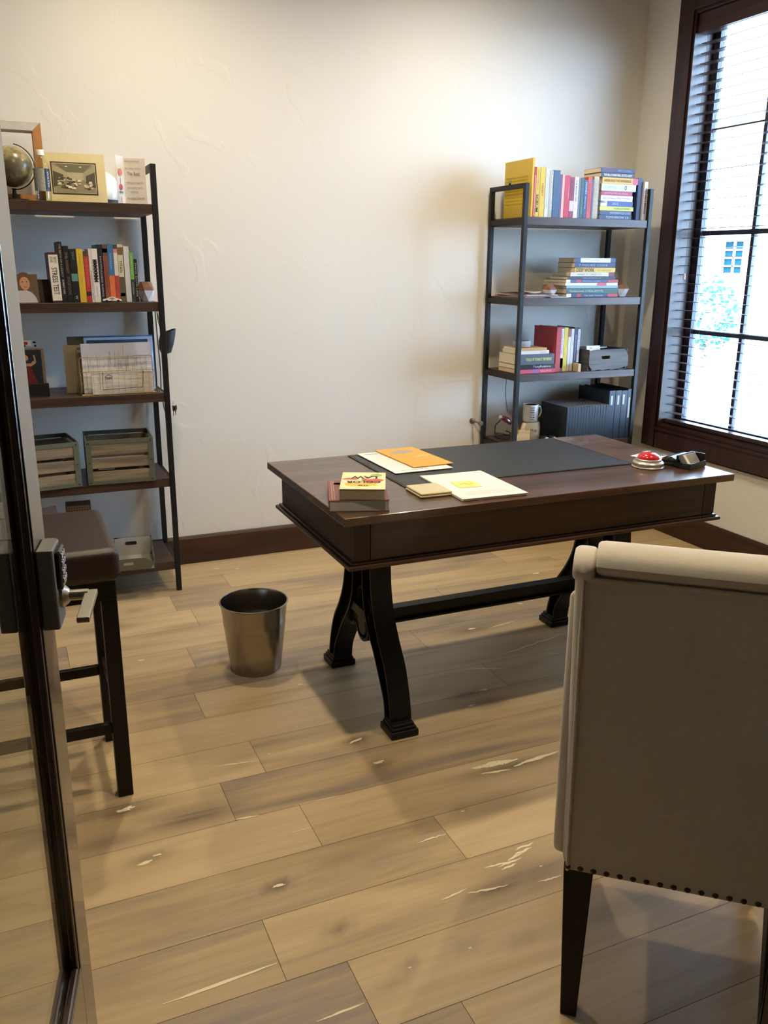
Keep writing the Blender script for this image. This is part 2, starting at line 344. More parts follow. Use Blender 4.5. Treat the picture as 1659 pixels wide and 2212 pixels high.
# baseboards
struct(MB().prism([(YW, 0), (YW-.018, 0), (YW-.018, .128), (YW-.011, .141), (YW, .141)], XL, XW, 'x').build('baseboard_back', TRIMX, None, .002))
m_ = MB().prism([(XW, 0), (XW-.018, 0), (XW-.018, .128), (XW-.011, .141), (XW, .141)], .6, YW-.018, 'y')
struct(m_.build('baseboard_right', wood('dark stained side baseboard', '#2a1712', '#422619', 'y', 1, .4), None, .002))
m_ = MB().prism([(XL, 0), (XL+.018, 0), (XL+.018, .128), (XL+.011, .141), (XL, .141)], .6, YW-.018, 'y')
struct(m_.build('baseboard_left', _m['dark stained side baseboard'], None, .002))

# ---- window
def window():
    cx = XW
    CW = .105
    m = MB()
    y0, y1, z0, z1 = WY0, WY1, WZ0+.0, WZ1
    m.box(cx-.022, cx, y1, y1+CW, z0-.11, z1+.11); m.box(cx-.022, cx, y0-CW, y0, z0-.11, z1+.11)
    m.box(cx-.022, cx, y0, y1, z0-.11, z0); m.box(cx-.022, cx, y0, y1, z1, z1+.11)
    # inner bead of the casing
    m.box(cx-.028, cx-.022, y1, y1+.014, z0-.0, z1); m.box(cx-.028, cx-.022, y0-.014, y0, z0, z1); m.box(cx-.028, cx-.022, y0, y1, z0-.014, z0); m.box(cx-.028, cx-.022, y0, y1, z1, z1+.014)
    struct(m.build('trim_1', wood('dark stained window casing', '#2a1d20', '#40292a', 'z', 1, .38), None, .003))
    w = bpy.data.objects.new('window_1', None); COL.objects.link(w); struct(w); w.location = (0, 0, 0)
    m = MB(); t = .018
    m.box(cx-.02, cx+.14, y1-t, y1, z0, z1); m.box(cx-.02, cx+.14, y0, y0+t, z0, z1); m.box(cx-.02, cx+.14, y0+t, y1-t, z1-t, z1)
    struct(m.build('window_jamb', TRIMW, w, .002))
    struct(box('window_sill', TRIMW, w, cx-.02, cx+.14, y0+t, y1-t, z0, z0+.022, .004))
    ya, yb, za, zb = y0+t, y1-t, z0+.022, z1-t
    gx = cx+.125; st = .040
    SASH = mat('dark blue grey window sash', '#3a3d4a', .45)
    m = MB(); m.box(gx-.02, gx+.02, yb-st, yb, za, zb); m.box(gx-.02, gx+.02, ya, ya+st, za, zb); m.box(gx-.02, gx+.02, ya+st, yb-st, za, za+.03); m.box(gx-.02, gx+.02, ya+st, yb-st, zb-.05, zb)
    struct(m.build('window_sash', SASH, w, .003))
    gy0, gy1 = ya+st, yb-st
    for zz, hh in ((1.095, .011), (1.598, .012), (2.095, .006)):
        struct(box('muntin', SASH, w, gx-.014, gx+.014, gy0, gy1, zz-hh, zz+hh, .002))
    for i in (1, 2):
        yy = gy1-(gy1-gy0)*i/3
        struct(box('muntin', SASH, w, gx-.012, gx+.012, yy-.011, yy+.011, za+.03, zb-.05, .002))
    struct(box('window_glass', glass('window glass', (1, 1, 1), 1.), w, gx-.002, gx+.002, gy0, gy1, za+.03, zb-.05))
    # blind: head rail, open slats, bottom rail, ladder cords
    bt = thing('window_blind', 'dark wooden slatted blind lowered over the tall window, slats tilted open', 'blind', (cx+.045, (ya+yb)/2, za))
    SL = mat('dark brown glossy blind slat', '#3b2a2a', .3, spec=.6)
    L = (yb-ya)/2-.004; H = zb-za
    box('valance', wood('blind valance', '#2f1d1c', '#46302e', 'y', 1, .4), bt, -.052, -.036, -L, L, H-.088, H-.001, .002)
    box('head_rail', SL, bt, -.03, .03, -L, L, H-.06, H-.002, .002)
    box('bottom_rail', SL, bt, -.026, .026, -L, L, .006, .028, .004)
    z = .062; first = None
    while z < H-.075:
        if first is None:
            first = MB().box(-.0245, .0245, -L, L, -.0013, .0013).build('slat', SL, bt); first.location.z = z
        else:
            c = first.copy(); COL.objects.link(c); c.parent = bt; c.location.z = z
        z += .0457
    for yy in (-L+.14, -.02, L-.14):
        MB().tube([(-.0262, yy, .02), (-.0262, yy, H-.06)], .0009, 5).tube([(.0262, yy, .02), (.0262, yy, H-.06)], .0009, 5).build('ladder_cord', mat('blind cord', '#4c3e3a', .8), bt)
    m = MB().tube([(-.033, L-.05, H-.07), (-.033, L-.052, .80)], .0009, 5); m.build('pull_cord', mat('blind cord', '#4c3e3a', .8), bt)
    MB().lathe([(.002, 0), (.006, .004), (.0065, .02), (.003, .034)], (-.033, L-.052, .766), 12).build('cord_tassel', mat('clear tassel', '#b9b2b0', .25), bt, smooth=True)
window()

# ---- outside, seen blown out through the glass
def outside():
    struct(box('ground', mat('grey paving outside', '#8f9090', .9), None, XW+.3, 40, -20, 40, -.35, -.3))
    h = thing('neighbouring_house', 'white rendered house wall seen across the street through the window', 'house', (12, 12, -.3))
    WH = mat('white render', '#f4f4f2', .9)
    m = MB(); m.box(.0, 6, -9, -.17, 0, 3.4); m.box(0, 6, .30, 8, 0, 3.4); m.box(0, 6, -.17, .30, 0, 1.62); m.box(0, 6, -.17, .30, 2.16, 3.4)
    m.build('wall', WH, h)
    m = MB().prism([(-.5, 3.4), (6.5, 3.4), (3, 5.2)], -9.4, 8.4, 'y'); m.build('roof', mat('grey roof', '#a9b2ba', .9), h)
    box('window_pane', mat('teal window glass', '#15323c', .9, spec=0), h, .06, .08, -.17, .30, 1.62, 2.16)
    m = MB(); m.box(.03, .06, .05, .085, 1.62, 2.16)
    for zz in (1.74, 1.88, 2.02): m.box(.03, .06, -.17, .30, zz-.012, zz+.012)
    m.build('window_bars', WH, h)
    b = thing('shrub', 'small green shrub outside below the neighbouring house window', 'shrub', (11.4, 11.9, -.3))
    m = MB(); r = random.Random(4)
    for i in range(420):
        t = r.uniform(0, 2*PI); p = math.acos(r.uniform(-1, 1)); R = .55*r.uniform(.6, 1); x, y, z = R*math.sin(p)*math.cos(t), R*math.sin(p)*math.sin(t), .9+1.3*R*math.cos(p)
        a = Vector((x, y, z)); u = Vector((r.uniform(-1, 1), r.uniform(-1, 1), r.uniform(-1, 1))).normalized()*.06; v = u.orthogonal().normalized()*.035
        m.add([a-u, a+v, a+u, a-v], [(0, 1, 2, 3)])
    m.build('foliage', mat('green leaves', '#2c5a50', .8, spec=.1), b); MB().tube([(0, 0, 0), (.02, 0, .6)], .03).build('stem', mat('bark', '#6b5a48', .9), b)
outside()

# ---- ceiling lights
def cans():
    TR = mat('white can trim', '#e8e6e0', .5); EM = mat('warm lamp face', '#ffdca8', .5, emis=14)
    for i, (x, y) in enumerate(CAN_SPOTS):
        lab = ['round recessed ceiling light above the metal waste bin', 'round recessed ceiling light between the desk and the corner bookcase', 'round recessed ceiling light nearest the door and bar stool', 'round recessed ceiling light above the cream chair'][i]
        t = thing('ceiling_light', lab, 'ceiling light', (x, y, ZC), group='recessed ceiling lights')
        MB().lathe([(.062, -.001), (.085, -.001), (.085, -.007), (.068, -.010), (.062, -.001)], (0, 0, 0), 28).build('trim_ring', TR, t, smooth=True)
        MB().lathe([(.0, -.002), (.06, -.002), (.06, -.004), (0, -.004)], (0, 0, 0), 24).build('lamp_lens', EM, t)
        l = bpy.data.lights.new('ceiling_light_bulb', 'SPOT'); l.energy = CAN_W if i < 4 else HALL_W; l.color = CAN_COL; l.spot_size = math.radians(164); l.spot_blend = .95; l.shadow_soft_size = .045
        o = bpy.data.objects.new('bulb', l); COL.objects.link(o); o.parent = t; o.location = (0, 0, -.02)
cans()

# ================================================================== FURNITURE
# ---- bookcases
SHZ = [1.658, 1.276, .900, .526, .142]
def bookcase(name, label, x0):
    Wd, D = .767, .338
    t = thing(name, label, 'bookcase', (x0, 3.714, 0)); p = .022
    for x, y in ((0, 0), (Wd-p, 0), (0, D-p), (Wd-p, D-p)):
        box('post', BLACK, t, x, x+p, y, y+p, 0, 1.81, .0012)
    for x in (0, Wd-p):
        box('top_rail', BLACK, t, x, x+p, p+.0002, D-p-.0002, 1.788, 1.81, .0012)
        for z in SHZ:
            r = box('side_rail', BLACK, t, x+.002, x+p-.002, p+.0002, D-p-.0002, z-.032, z-.008, .001)
    for z in SHZ: box('shelf', SHELFW, t, p+.0004, Wd-p-.0004, .004, D-.004, z-.038, z, .0015)
    m = MB()
    for x in (p/2, Wd-p/2):
        for y in (p/2, D-p/2): m.lathe([(.010, -.0), (.012, .003), (.012, .006)], (x, y, 0), 12)
    return t
LX0 = -.1375; RX0 = 2.355
bookcase('bookcase', 'black metal bookcase with dark brown shelves behind the bar stool', LX0)
bookcase('bookcase', 'black metal bookcase with dark brown shelves in the corner by the window', RX0)

# ---- desk
def desk():
    x0, x1, y0, y1, zt = .806, 2.213, 2.101, 2.861, .762
    t = thing('writing_desk', 'dark brown wooden desk with two black cast iron trestle legs', 'desk', ((x0+x1)/2, (y0+y1)/2, 0))
    hx, hy = (x1-x0)/2, (y1-y0)/2; yc = (y0+y1)/2
    box('desktop', DESKT, t, -hx, hx, -hy, hy, zt-.024, zt, .0025)
    i = .040
    m = MB(); m.box(-hx+i, hx-i, -hy+i, -hy+i+.02, .618, zt-.0245); m.box(-hx+i, hx-i, hy-i-.02, hy-i, .618, zt-.0245)
    m.box(-hx+i, -hx+i+.02, -hy+i+.02, hy-i-.02, .618, zt-.0245); m.box(hx-i-.02, hx-i, -hy+i+.02, hy-i-.02, .618, zt-.0245)
    m.box(-hx+i, hx-i, -hy+i, hy-i, .610, .618)
    m.build('apron', DESKY, t, .001)
    # raised corner stiles and front panel with shadow gap
    for s in (-1, 1):
        xa = s*(hx-i); xb = s*(hx-i-.05)
        box('corner_stile', wood('dark walnut upright grain', '#26150f', '#3e261b', 'z', .8, .42), t, min(xa, xb), max(xa, xb), -hy+i-.004, -hy+i, .62, zt-.0248, .0008)
    box('front_panel', DESKW, t, -hx+i+.052, hx-i-.052, -hy+i-.004, -hy+i, .62, zt-.0248, .0008)
    j = .020
    prof = [(0, 0), (0, .012), (-.008, .016), (-.020, .022), (-.020, 0)]
    m = MB(); m.box(-hx+j, hx-j, -hy+j, hy-j, .598, .6098); mo = m.build('base_moulding', DESKW, t, .003)
    m = MB(); m.box(-hx+j+.010, hx-j-.010, -hy+j+.010, hy-j-.010, .6099, .6175); m.build('upper_moulding', DESKW, t, .003)
    # cast iron legs
    outer = [(2.375, .585), (2.373, .50), (2.364, .42), (2.342, .345), (2.300, .272), (2.252, .205), (2.222, .13), (2.206, .07), (2.203, .030)]
    inner = [(2.438, .585), (2.440, .48), (2.436, .40), (2.420, .335), (2.385, .275), (2.335, .215), (2.292, .150), (2.256, .09), (2.246, .030)]
    def dense(p):
        q = []
        for k in range(len(p)-1):
            a = Vector(p[max(k-1, 0)]); b = Vector(p[k]); c = Vector(p[k+1]); d = Vector(p[min(k+2, len(p)-1)])
            for s in range(4):
                u = s/4; q.append(tuple(.5*((2*b)+(c-a)*u+(2*a-5*b+4*c-d)*u*u+(3*b-a-3*c+d)*u**3)))
        q.append(p[-1]); return q
    O = [(y-yc, z) for y, z in dense(outer)]; I = [(y-yc, z) for y, z in dense(inner)]
    for sx in (-1, 1):
        xc = sx*(hx-.177-.047)
        for sy in (1, -1):
            o_ = [(y*sy, z) for y, z in O]; i_ = [(y*sy, z) for y, z in I]
            m = MB(); m.prism(o_+i_[::-1], xc-.010, xc+.010, 'x'); m.strip(o_, .009, xc-.036, xc+.036, 'x'); m.strip(i_, .007, xc-.036, xc+.036, 'x')
            leg = m.build('leg', IRON, t, .0012)
            ya = sy*(2.211-yc); f = MB(); f.box(xc-.047, xc+.047, ya-.047, ya+.047, 0, .024); f.box(xc-.041, xc+.041, ya-.041, ya+.041, .024, .034); f.box(xc-.036, xc+.036, ya-.036, ya+.036, .034, .044)
            f.build('foot', IRON, leg, .004)
        # scrolls and hub between the two legs
        m = MB()
        m.lathe([(.0, -.02), (.034, -.02), (.038, -.014), (.038, .014), (.034, .02), (0, .02)], (0, 0, 0), 28, M=Matrix.Translation((xc, -.0, .262)) @ Matrix.Rotation(PI/2, 4, 'Y'))
        m.box(xc-.03, xc+.03, -.085, .085, .296, .330); m.box(xc-.012, xc+.012, -.10, .10, .24, .30)
        def arc(cy, cz, r, a0, a1, n=18, th=.010):
            pts = [(cy+r*math.cos(a0+(a1-a0)*k/n), cz+r*math.sin(a0+(a1-a0)*k/n)) for k in range(n+1)]
            m.strip(pts, th, xc-.02, xc+.02, 'x')
        arc(-.0, .362, .036, PI*1.15, -PI*.15); arc(-.055, .345, .022, PI*.2, PI*1.6); arc(.055, .345, .022, PI*.8, -PI*.6); arc(0, .262, .052, PI*1.05, PI*1.95)
        arc(-.10, .262, .030, -PI*.1, -PI*1.0); arc(.10, .262, .030, PI*1.1, PI*2.0)
        m.build('scroll_bracket', IRON, t, .0015)
        m = MB(); m.prism([(xc-.06, .598), (xc-.06, .590), (xc-.04, .584), (xc+.04, .584), (xc+.06, .590), (xc+.06, .598)], -.30, .30, 'y')
        k = -sx
        m.prism([(xc+k*.03, .5978), (xc+k*.145, .5978), (xc+k*.135, .582), (xc+k*.09, .566), (xc+k*.03, .566)], -.07, .07, 'y')
        m.build('mounting_plate', IRON, t, .003)
    xc = hx-.177-.047
    m = MB(); m.box(-xc+.03, xc-.03, -.007, .007, .262, .310); m.box(-xc+.03, xc-.03, -.022, .022, .304, .312); m.box(-xc+.03, xc-.03, -.022, .022, .258, .266)
    m.build('stretcher', IRON, t, .0015)
desk()

# ---- chair
def chair():
    a = math.radians(-40.5)
    t = thing('dining_chair', 'cream upholstered chair with nailhead trim and dark tapered legs, its back to the doorway', 'chair', (.89, 1.10, 0), (0, 0, a))
    lean = .10
    def ly(z): return -lean*(z-.33)
    xa, xb = -.034, .418; zt = .985; zb = .335
    nz = 14
    # back body (curved over the top, leaning)
    def slab(x0, x1, z0, z1, yf, yb_, rt_=.03, name='x', m=CREAM, mb=None, top_round=.028, flare=0):
        pass
    m = MB(); rings = []
    zs = [zb+(zt-.03-zb)*i/nz for i in range(nz+1)]
    def ring(z, shrink, x0, x1, y_off0, y_off1, r=.022):
        pts = []
        cxs = [(x0+r, y_off0+r, PI), (x1-r, y_off0+r, 1.5*PI), (x1-r, y_off1-r, 0), (x0+r, y_off1-r, .5*PI)]
        for cx_, cy_, a0 in cxs:
            for k in range(5):
                t_ = a0+k*PI/8
                pts.append(Vector((cx_+(r-shrink)*math.cos(t_), cy_+(r-shrink)*math.sin(t_)+ly(z), z)))
        return pts
    def loft(x0, x1, z0, z1, yo0, yo1, r=.022, dz=.024, wid=lambda z: 0):
        mb = MB(); R = []
        for i in range(5): 
            a_ = PI/2*i/4; R.append(ring(z0+dz*.4*(1-math.cos(a_)) if i else z0, .35*r*(1-math.sin(a_)), x0-wid(z0), x1+wid(z0), yo0, yo1, r))
        for i in range(1, nz):
            z = z0+dz*.4+(z1-z0-dz*1.4)*i/nz; R.append(ring(z, 0, x0-wid(z), x1+wid(z), yo0, yo1, r))
        for i in range(6):
            a_ = PI/2*i/5; z = z1-dz+dz*math.sin(a_); R.append(ring(z, r*.95*(1-math.cos(a_)), x0-wid(z), x1+wid(z), yo0, yo1, r))
        n = len(R[0]); vs = [v for q in R for v in q]; fs = [(i*n+j, i*n+(j+1) % n, (i+1)*n+(j+1) % n, (i+1)*n+j) for i in range(len(R)-1) for j in range(n)]
        fs += [tuple(range(n))[::-1], tuple(range((len(R)-1)*n, len(R)*n))]
        return mb.add(vs, fs)
    w = lambda z: .012*(z-.33)/.65
    loft(xa, xb, zb, .975, .006, .085, .026, .03, w).build('backrest', CREAM, t, smooth=True)
    # rear panel with welt cord
    mb = MB(); px0, px1, pz0, pz1 = xa+.012, xb-.012, zb+.004, .944
    N = 10
    vs = []; fs = []
    for i in range(N+1):
        z = pz0+(pz1-pz0)*i/N
        for x in (px0-w(z)*.6, px1+w(z)*.6):
            for yy in (-.004, .012): vs.append((x, yy+ly(z), z))
    for i in range(N):
        q = i*4; fs += [(q, q+2, q+6, q+4), (q+1, q+5, q+7, q+3), (q, q+4, q+5, q+1), (q+2, q+3, q+7, q+6)]
    fs += [(0, 1, 3, 2), (4*N, 4*N+2, 4*N+3, 4*N+1)]
    mb.add(vs, fs).build('back_panel', CREAM, t, .003)
    wp = [(px0-w(pz0)*.6, -.004+ly(pz0), pz0)]+[(px0-w(z)*.6, -.004+ly(z), z) for z in [pz0+(pz1-pz0)*i/6 for i in range(1, 7)]]
    wp += [((px0+px1)/2, -.004+ly(pz1), pz1+.001)]+[(px1+w(z)*.6, -.004+ly(z), z) for z in [pz1-(pz1-pz0)*i/6 for i in range(7)]]
    MB().tube(wp, .0035, 8).build('welt', CREAM, t, smooth=True)
    # padded top roll in three sections
    for x0, x1, dz in ((xa-.014, xa+.022, -.006), (xa+.0225, xb-.0225, .006), (xb-.022, xb+.014, -.006)):
        mb = MB(); n = 16; cy, cz = .036+ly(.95), .963+dz; ry, rz = .050, .027
        L = [x0+.004, x0+.0, x0, x1, x1, x1-.004] ; vs = []; nx = 8
        xs = [x0, x0+.004, x0+.012, (x0+x1)/2, x1-.012, x1-.004, x1] if x1-x0 > .05 else [x0, x0+.004, x0+.009, (x0+x1)/2, x1-.007, x1-.003, x1]
        sc = [.82, .94, .99, 1, .99, .94, .82]
        for x, s in zip(xs, sc):
            for j in range(n): vs.append((x, cy+ry*s*math.cos(2*PI*j/n), cz+rz*s*math.sin(2*PI*j/n)))
        fs = [(i*n+j, i*n+(j+1) % n, (i+1)*n+(j+1) % n, (i+1)*n+j) for i in range(len(xs)-1) for j in range(n)]+[tuple(range(n))[::-1], tuple(range((len(xs)-1)*n, len(xs)*n))]
        mb.add(vs, fs).build('top_roll', CREAM, t, smooth=True)
    # seat and sloping side arms
    box('seat', CREAM, t, xa+.01, xb-.01, .03, .52, zb+.02, .44, .03, smooth=True, seg=4)
    box('seat_cushion', CREAM, t, xa+.03, xb-.03, .08, .50, .442, .505, .025, smooth=True, seg=4)
    for s in (0, 1):
        x0, x1 = ((xa-.020, xa+.018), (xb-.018, xb+.020))[s]
        MB().prism([(.035, zb+.004), (.50, zb+.004), (.50, .60), (.30, .665), (.18, .77), (.09, .86), (.0, .90), (.0, .60)], x0, x1, 'x').build('arm', CREAM, t, .014, smooth=True, seg=4)
    # nailheads along the hem
    NA = mat('aged bronze nailhead', '#4a4038', .35, .8)
    n = 19
    for i in range(n):
        x = xa+.012+(xb-xa-.024)*i/(n-1); z = zb+.012
        MB().lathe([(.0058, 0), (.005, .002), (.003, .0036), (0, .0042)], (0, 0, 0), 10, M=Matrix.Translation((x, ly(z)-.0042, z)) @ Matrix.Rotation(PI/2, 4, 'X')).build('nailhead', NA, t, smooth=True)
    # sagging black dust cloth
    MB().prism([(xa+.08, zb+.001), (xa+.14, zb-.006), (.2, zb-.022), (.30, zb-.020), (xb-.05, zb-.004), (xb-.05, zb+.001)], .10, .45, 'y').build('dust_cover', mat('black dust cloth', '#141414', .9), t)
    # legs
    def leg(x, y, x2, y2, top=.055, bot=.031):
        vs = []
        for (cx_, cy_, s, z) in ((x2, y2, bot, 0), (x, y, top, zb+.003)):
            vs += [(cx_-s/2, cy_-s/2, z), (cx_+s/2, cy_-s/2, z), (cx_+s/2, cy_+s/2, z), (cx_-s/2, cy_+s/2, z)]
        MB().add(vs, [(3, 2, 1, 0), (4, 5, 6, 7), (0, 1, 5, 4), (1, 2, 6, 5), (2, 3, 7, 6), (3, 0, 4, 7)]).build('leg', DWOOD, t, .002)
    leg(xa+.032, .032, .001, .012); leg(xb-.060, .032, xb-.052, .012); leg(xa+.032, .48, xa+.03, .49); leg(xb-.040, .48, xb-.038, .49)
chair()

# ---- bar stool
def stool():
    t = thing('bar_stool', 'backless bar stool with dark brown leather seat behind the open glass door', 'stool', (0, 2.37, 0))
    xa, xb, ya, yb = -.215, .203, -.178, .175
    # seat: saddle cushion
    mb = MB(); n = 12; vs = []; fs = []
    box('seat', LEATH, t, xa-.008, xb+.012, ya-.035, yb+.03, .645, .735, .022, smooth=True, seg=5)
    MB().tube([(xa-.006, ya-.033, .668), (xb+.010, ya-.033, .668), (xb+.010, yb+.028, .668), (xa-.006, yb+.028, .668)], .003, 6, closed=True).build('seat_piping', LEATH, t, smooth=True)
    box('seat_frame', DWOOD, t, xa, xb, ya, yb, .585, .645, .003)
    k = .040
    for x, y in ((xa, ya), (xb-k, ya), (xa, yb-k), (xb-k, yb-k)): box('leg', DWOOD, t, x, x+k, y, y+k, 0, .5848, .002)
    box('rung', DWOOD, t, xa+k+.0002, xb-k-.0002, ya+.01, ya+.03, .195, .225, .002)
    box('rung', DWOOD, t, xa+k+.0002, xb-k-.0002, yb-.03, yb-.01, .225, .255, .002)
    for x in (xa+.01, xb-.03): box('rung', DWOOD, t, x, x+.02, ya+k+.0002, yb-k-.0002, .262, .29, .002)
stool()

# ---- open glass door with keypad lever lock
def door():
    th = math.radians(11.5)
    Ix, Iy = .010, 1.300
    dx = Vector((math.sin(th), math.cos(th), 0)); 
    d = bpy.data.objects.new('door_1', None); COL.objects.link(d); struct(d)
    base = Vector((Ix, Iy, 0))-dx*.68
    # local x along the leaf from the hinge, local y towards the left face, z up
    ang = math.atan2(dx[1], dx[0]); d.location = base; d.rotation_euler = (0, 0, ang)
    L, T, sw = .772, .036, .092
    DW = wood('dark stained door wood', '#1d120f', '#33201a', 'z', 1, .25, spec=.8, coat=.5)
    def st(o): return struct(o)
    # face plane at y=0 (right face), body to +y
    st(box('door_stile', DW, d, L-sw, L, 0, T, .012, 2.05, .0015)); st(box('door_stile', DW, d, 0, sw, 0, T, .012, 2.05, .0015))
    DX = wood('dark stained door rail wood', '#1d120f', '#33201a', 'x', 1, .25, spec=.8, coat=.5)
    st(box('door_rail', DX, d, sw+.0002, L-sw-.0002, 0, T, .012, .272, .0015)); st(box('door_rail', DX, d, sw+.0002, L-sw-.0002, 0, T, 1.94, 2.05, .0015))
    g = MB()
    for (ya, yb) in ((.002, .0145), (.0215, T-.002)):
        g.box(L-sw-.010, L-sw-.0002, ya, yb, .273, 1.939); g.box(sw+.0002, sw+.010, ya, yb, .273, 1.939)
        g.box(sw+.010, L-sw-.010, ya, yb, .2722, .282); g.box(sw+.010, L-sw-.010, ya, yb, 1.93, 1.9398)
    st(g.build('glazing_bead', DW, d, .003))
    st(box('door_glass', glass('door glass', (.96, .98, .97), .45), d, sw+.0005, L-sw-.0005, .0150, .0210, .273, 1.939))
    m = MB()
    for z in (.25, 1.05, 1.85): m.lathe([(.006, -.045), (.006, .045)], (-.004, .002, z), 12)
    st(m.build('hinge', NICKEL, d, smooth=True))
    # lock: one housing on each face
    lk = bpy.data.objects.new('door_lock', None); COL.objects.link(lk); lk.parent = d; struct(lk); lk.location = (L-.0585, 0, .955)
    for s, y0 in ((-1, 0), (1, T)):
        def Y(v): return y0+s*v
        mb = MB().prism([(-.033, Y(.0005)), (.033, Y(.0005)), (.033, Y(.018)), (.026, Y(.025)), (-.030, Y(.025)), (-.033, Y(.022))], -.059, .068, 'z')
        st(mb.build('lock_housing', GREYM, lk, .004))
        if s < 0:
            mb = MB().prism([(-.026, Y(.0255)), (.024, Y(.0255)), (.020, Y(.033)), (-.020, Y(.033))], .0, .062, 'z')
            st(mb.build('keypad', mat('black glossy keypad', '#0c0d12', .15), lk, .003))
            mb = MB()
            for i in range(3):
                for j in range(4): mb.box(-.015+.011*i, -.008+.011*i, *sorted((Y(.0345), Y(.0332))), .049-.013*j, .056-.013*j)
            st(mb.build('keypad_button', mat('keypad button', '#aeb4c4', .4), lk))
        mb = MB(); Mx = Matrix.Translation((0, Y(.025), -.016)) @ Matrix.Rotation(PI/2*(1 if s < 0 else -1), 4, 'X')
        mb.lathe([(.018, 0), (.018, .004), (.011, .012), (.0095, .013)], (0, 0, 0), 24, M=Mx); mb.lathe([(.0085, .012), (.0085, .040)], (0, 0, 0), 20, M=Mx)
        h = mb.build('lever_spindle', NICKEL, lk, smooth=True); st(h)
        st(box('lever_handle', NICKEL, lk, -.105, .009, *sorted((Y(.078), Y(.060))), -.0205, -.0115, .0015))
    return d
door()

# ---- waste bin
def bin_():
    t = thing('waste_bin', 'round tapered stainless steel waste bin standing on the floor left of the desk', 'bin', (.733, 2.835, 0))
    prof = [(.0, .004), (.086, .004), (.090, .0), (.092, .002), (.1122, .178), (.1132, .182), (.1124, .186), (.1136, .190), (.1129, .194), (.1200, .256), (.1225, .258), (.1225, .262), (.1190, .262), (.1175, .256), (.1112, .194), (.1119, .190), (.1107, .186), (.1115, .182), (.1105, .178), (.089, .008), (0, .008)]
    MB().lathe(prof, (0, 0, 0), 64).build('body', STEEL, t, smooth=True)
    MB().tube([(.1222*math.cos(2*PI*i/48), .1222*math.sin(2*PI*i/48), .261) for i in range(48)], .0022, 8, closed=True).build('rim', STEEL, t, smooth=True)
bin_()

# ================================================================== BOOKS
def book(w, h, d, col, loc, label, group, rot=(0, 0, 0), soft=True, pages=None, title=None, tcol='#e8e4da', tz=(.1, .9), tw=.5, bands=(), texts=(), name='book', bold=0, cat='book', rough=.5, label_spine=None):
    """standing book: thickness w along x, spine at y=0, height h"""
    t = thing(name, label, cat, loc, rot, group)
    c = flat(col, rough); k = .0012 if soft else .0022; e = .0 if soft else .003
    m = MB(); m.box(0, k, 0, d, 0, h); m.box(w-k, w, 0, d, 0, h); m.box(k, w-k, 0, k, 0, h)
    m.build('cover', c, t, .0008)
    box('page_block', PAGES if pages is None else flat(pages, .85), t, k+.0001, w-k-.0001, k+.0002, d-e-.0012, e+.0003, h-e-.0003)
    for (z0, z1, bc) in bands:
        box('spine_band', flat(bc), t, 0.0003, w-.0003, -.00035, 0, h*z0, h*z1)
    for (s, z0, z1, x0, x1, tc_) in ([(title, tz[0], tz[1], .5-tw/2, .5+tw/2, tcol)] if title else [])+list(texts):
        # reads downwards: start at z1, letters' tops towards +x
        F = frame((w*x0, -.0006, h*z1), (0, 0, -1), (1, 0, 0))
        text(s, 'spine_lettering', flat(tc_, .6), t, h*(z1-z0), w*(x1-x0), F, .0002, bold)
    return t
DY = 3.742
G = 'books standing on the left bookcase'
z2 = SHZ[1]+.0005
def row(items, y, z, g, extra=None):
    for it in items:
        x0, w, h, d, col, lab, kw = it
        k = dict(kw); lean = k.pop('lean', 0); yo = k.pop('dy', 0); yaw = k.pop('yaw', 0)
        lz = w*math.sin(math.radians(abs(lean))) if lean > 0 else 0
        book(w, h, d, col, (x0, y+yo, z+lz), lab, g, rot=(0, math.radians(lean), math.radians(yaw)), **k)
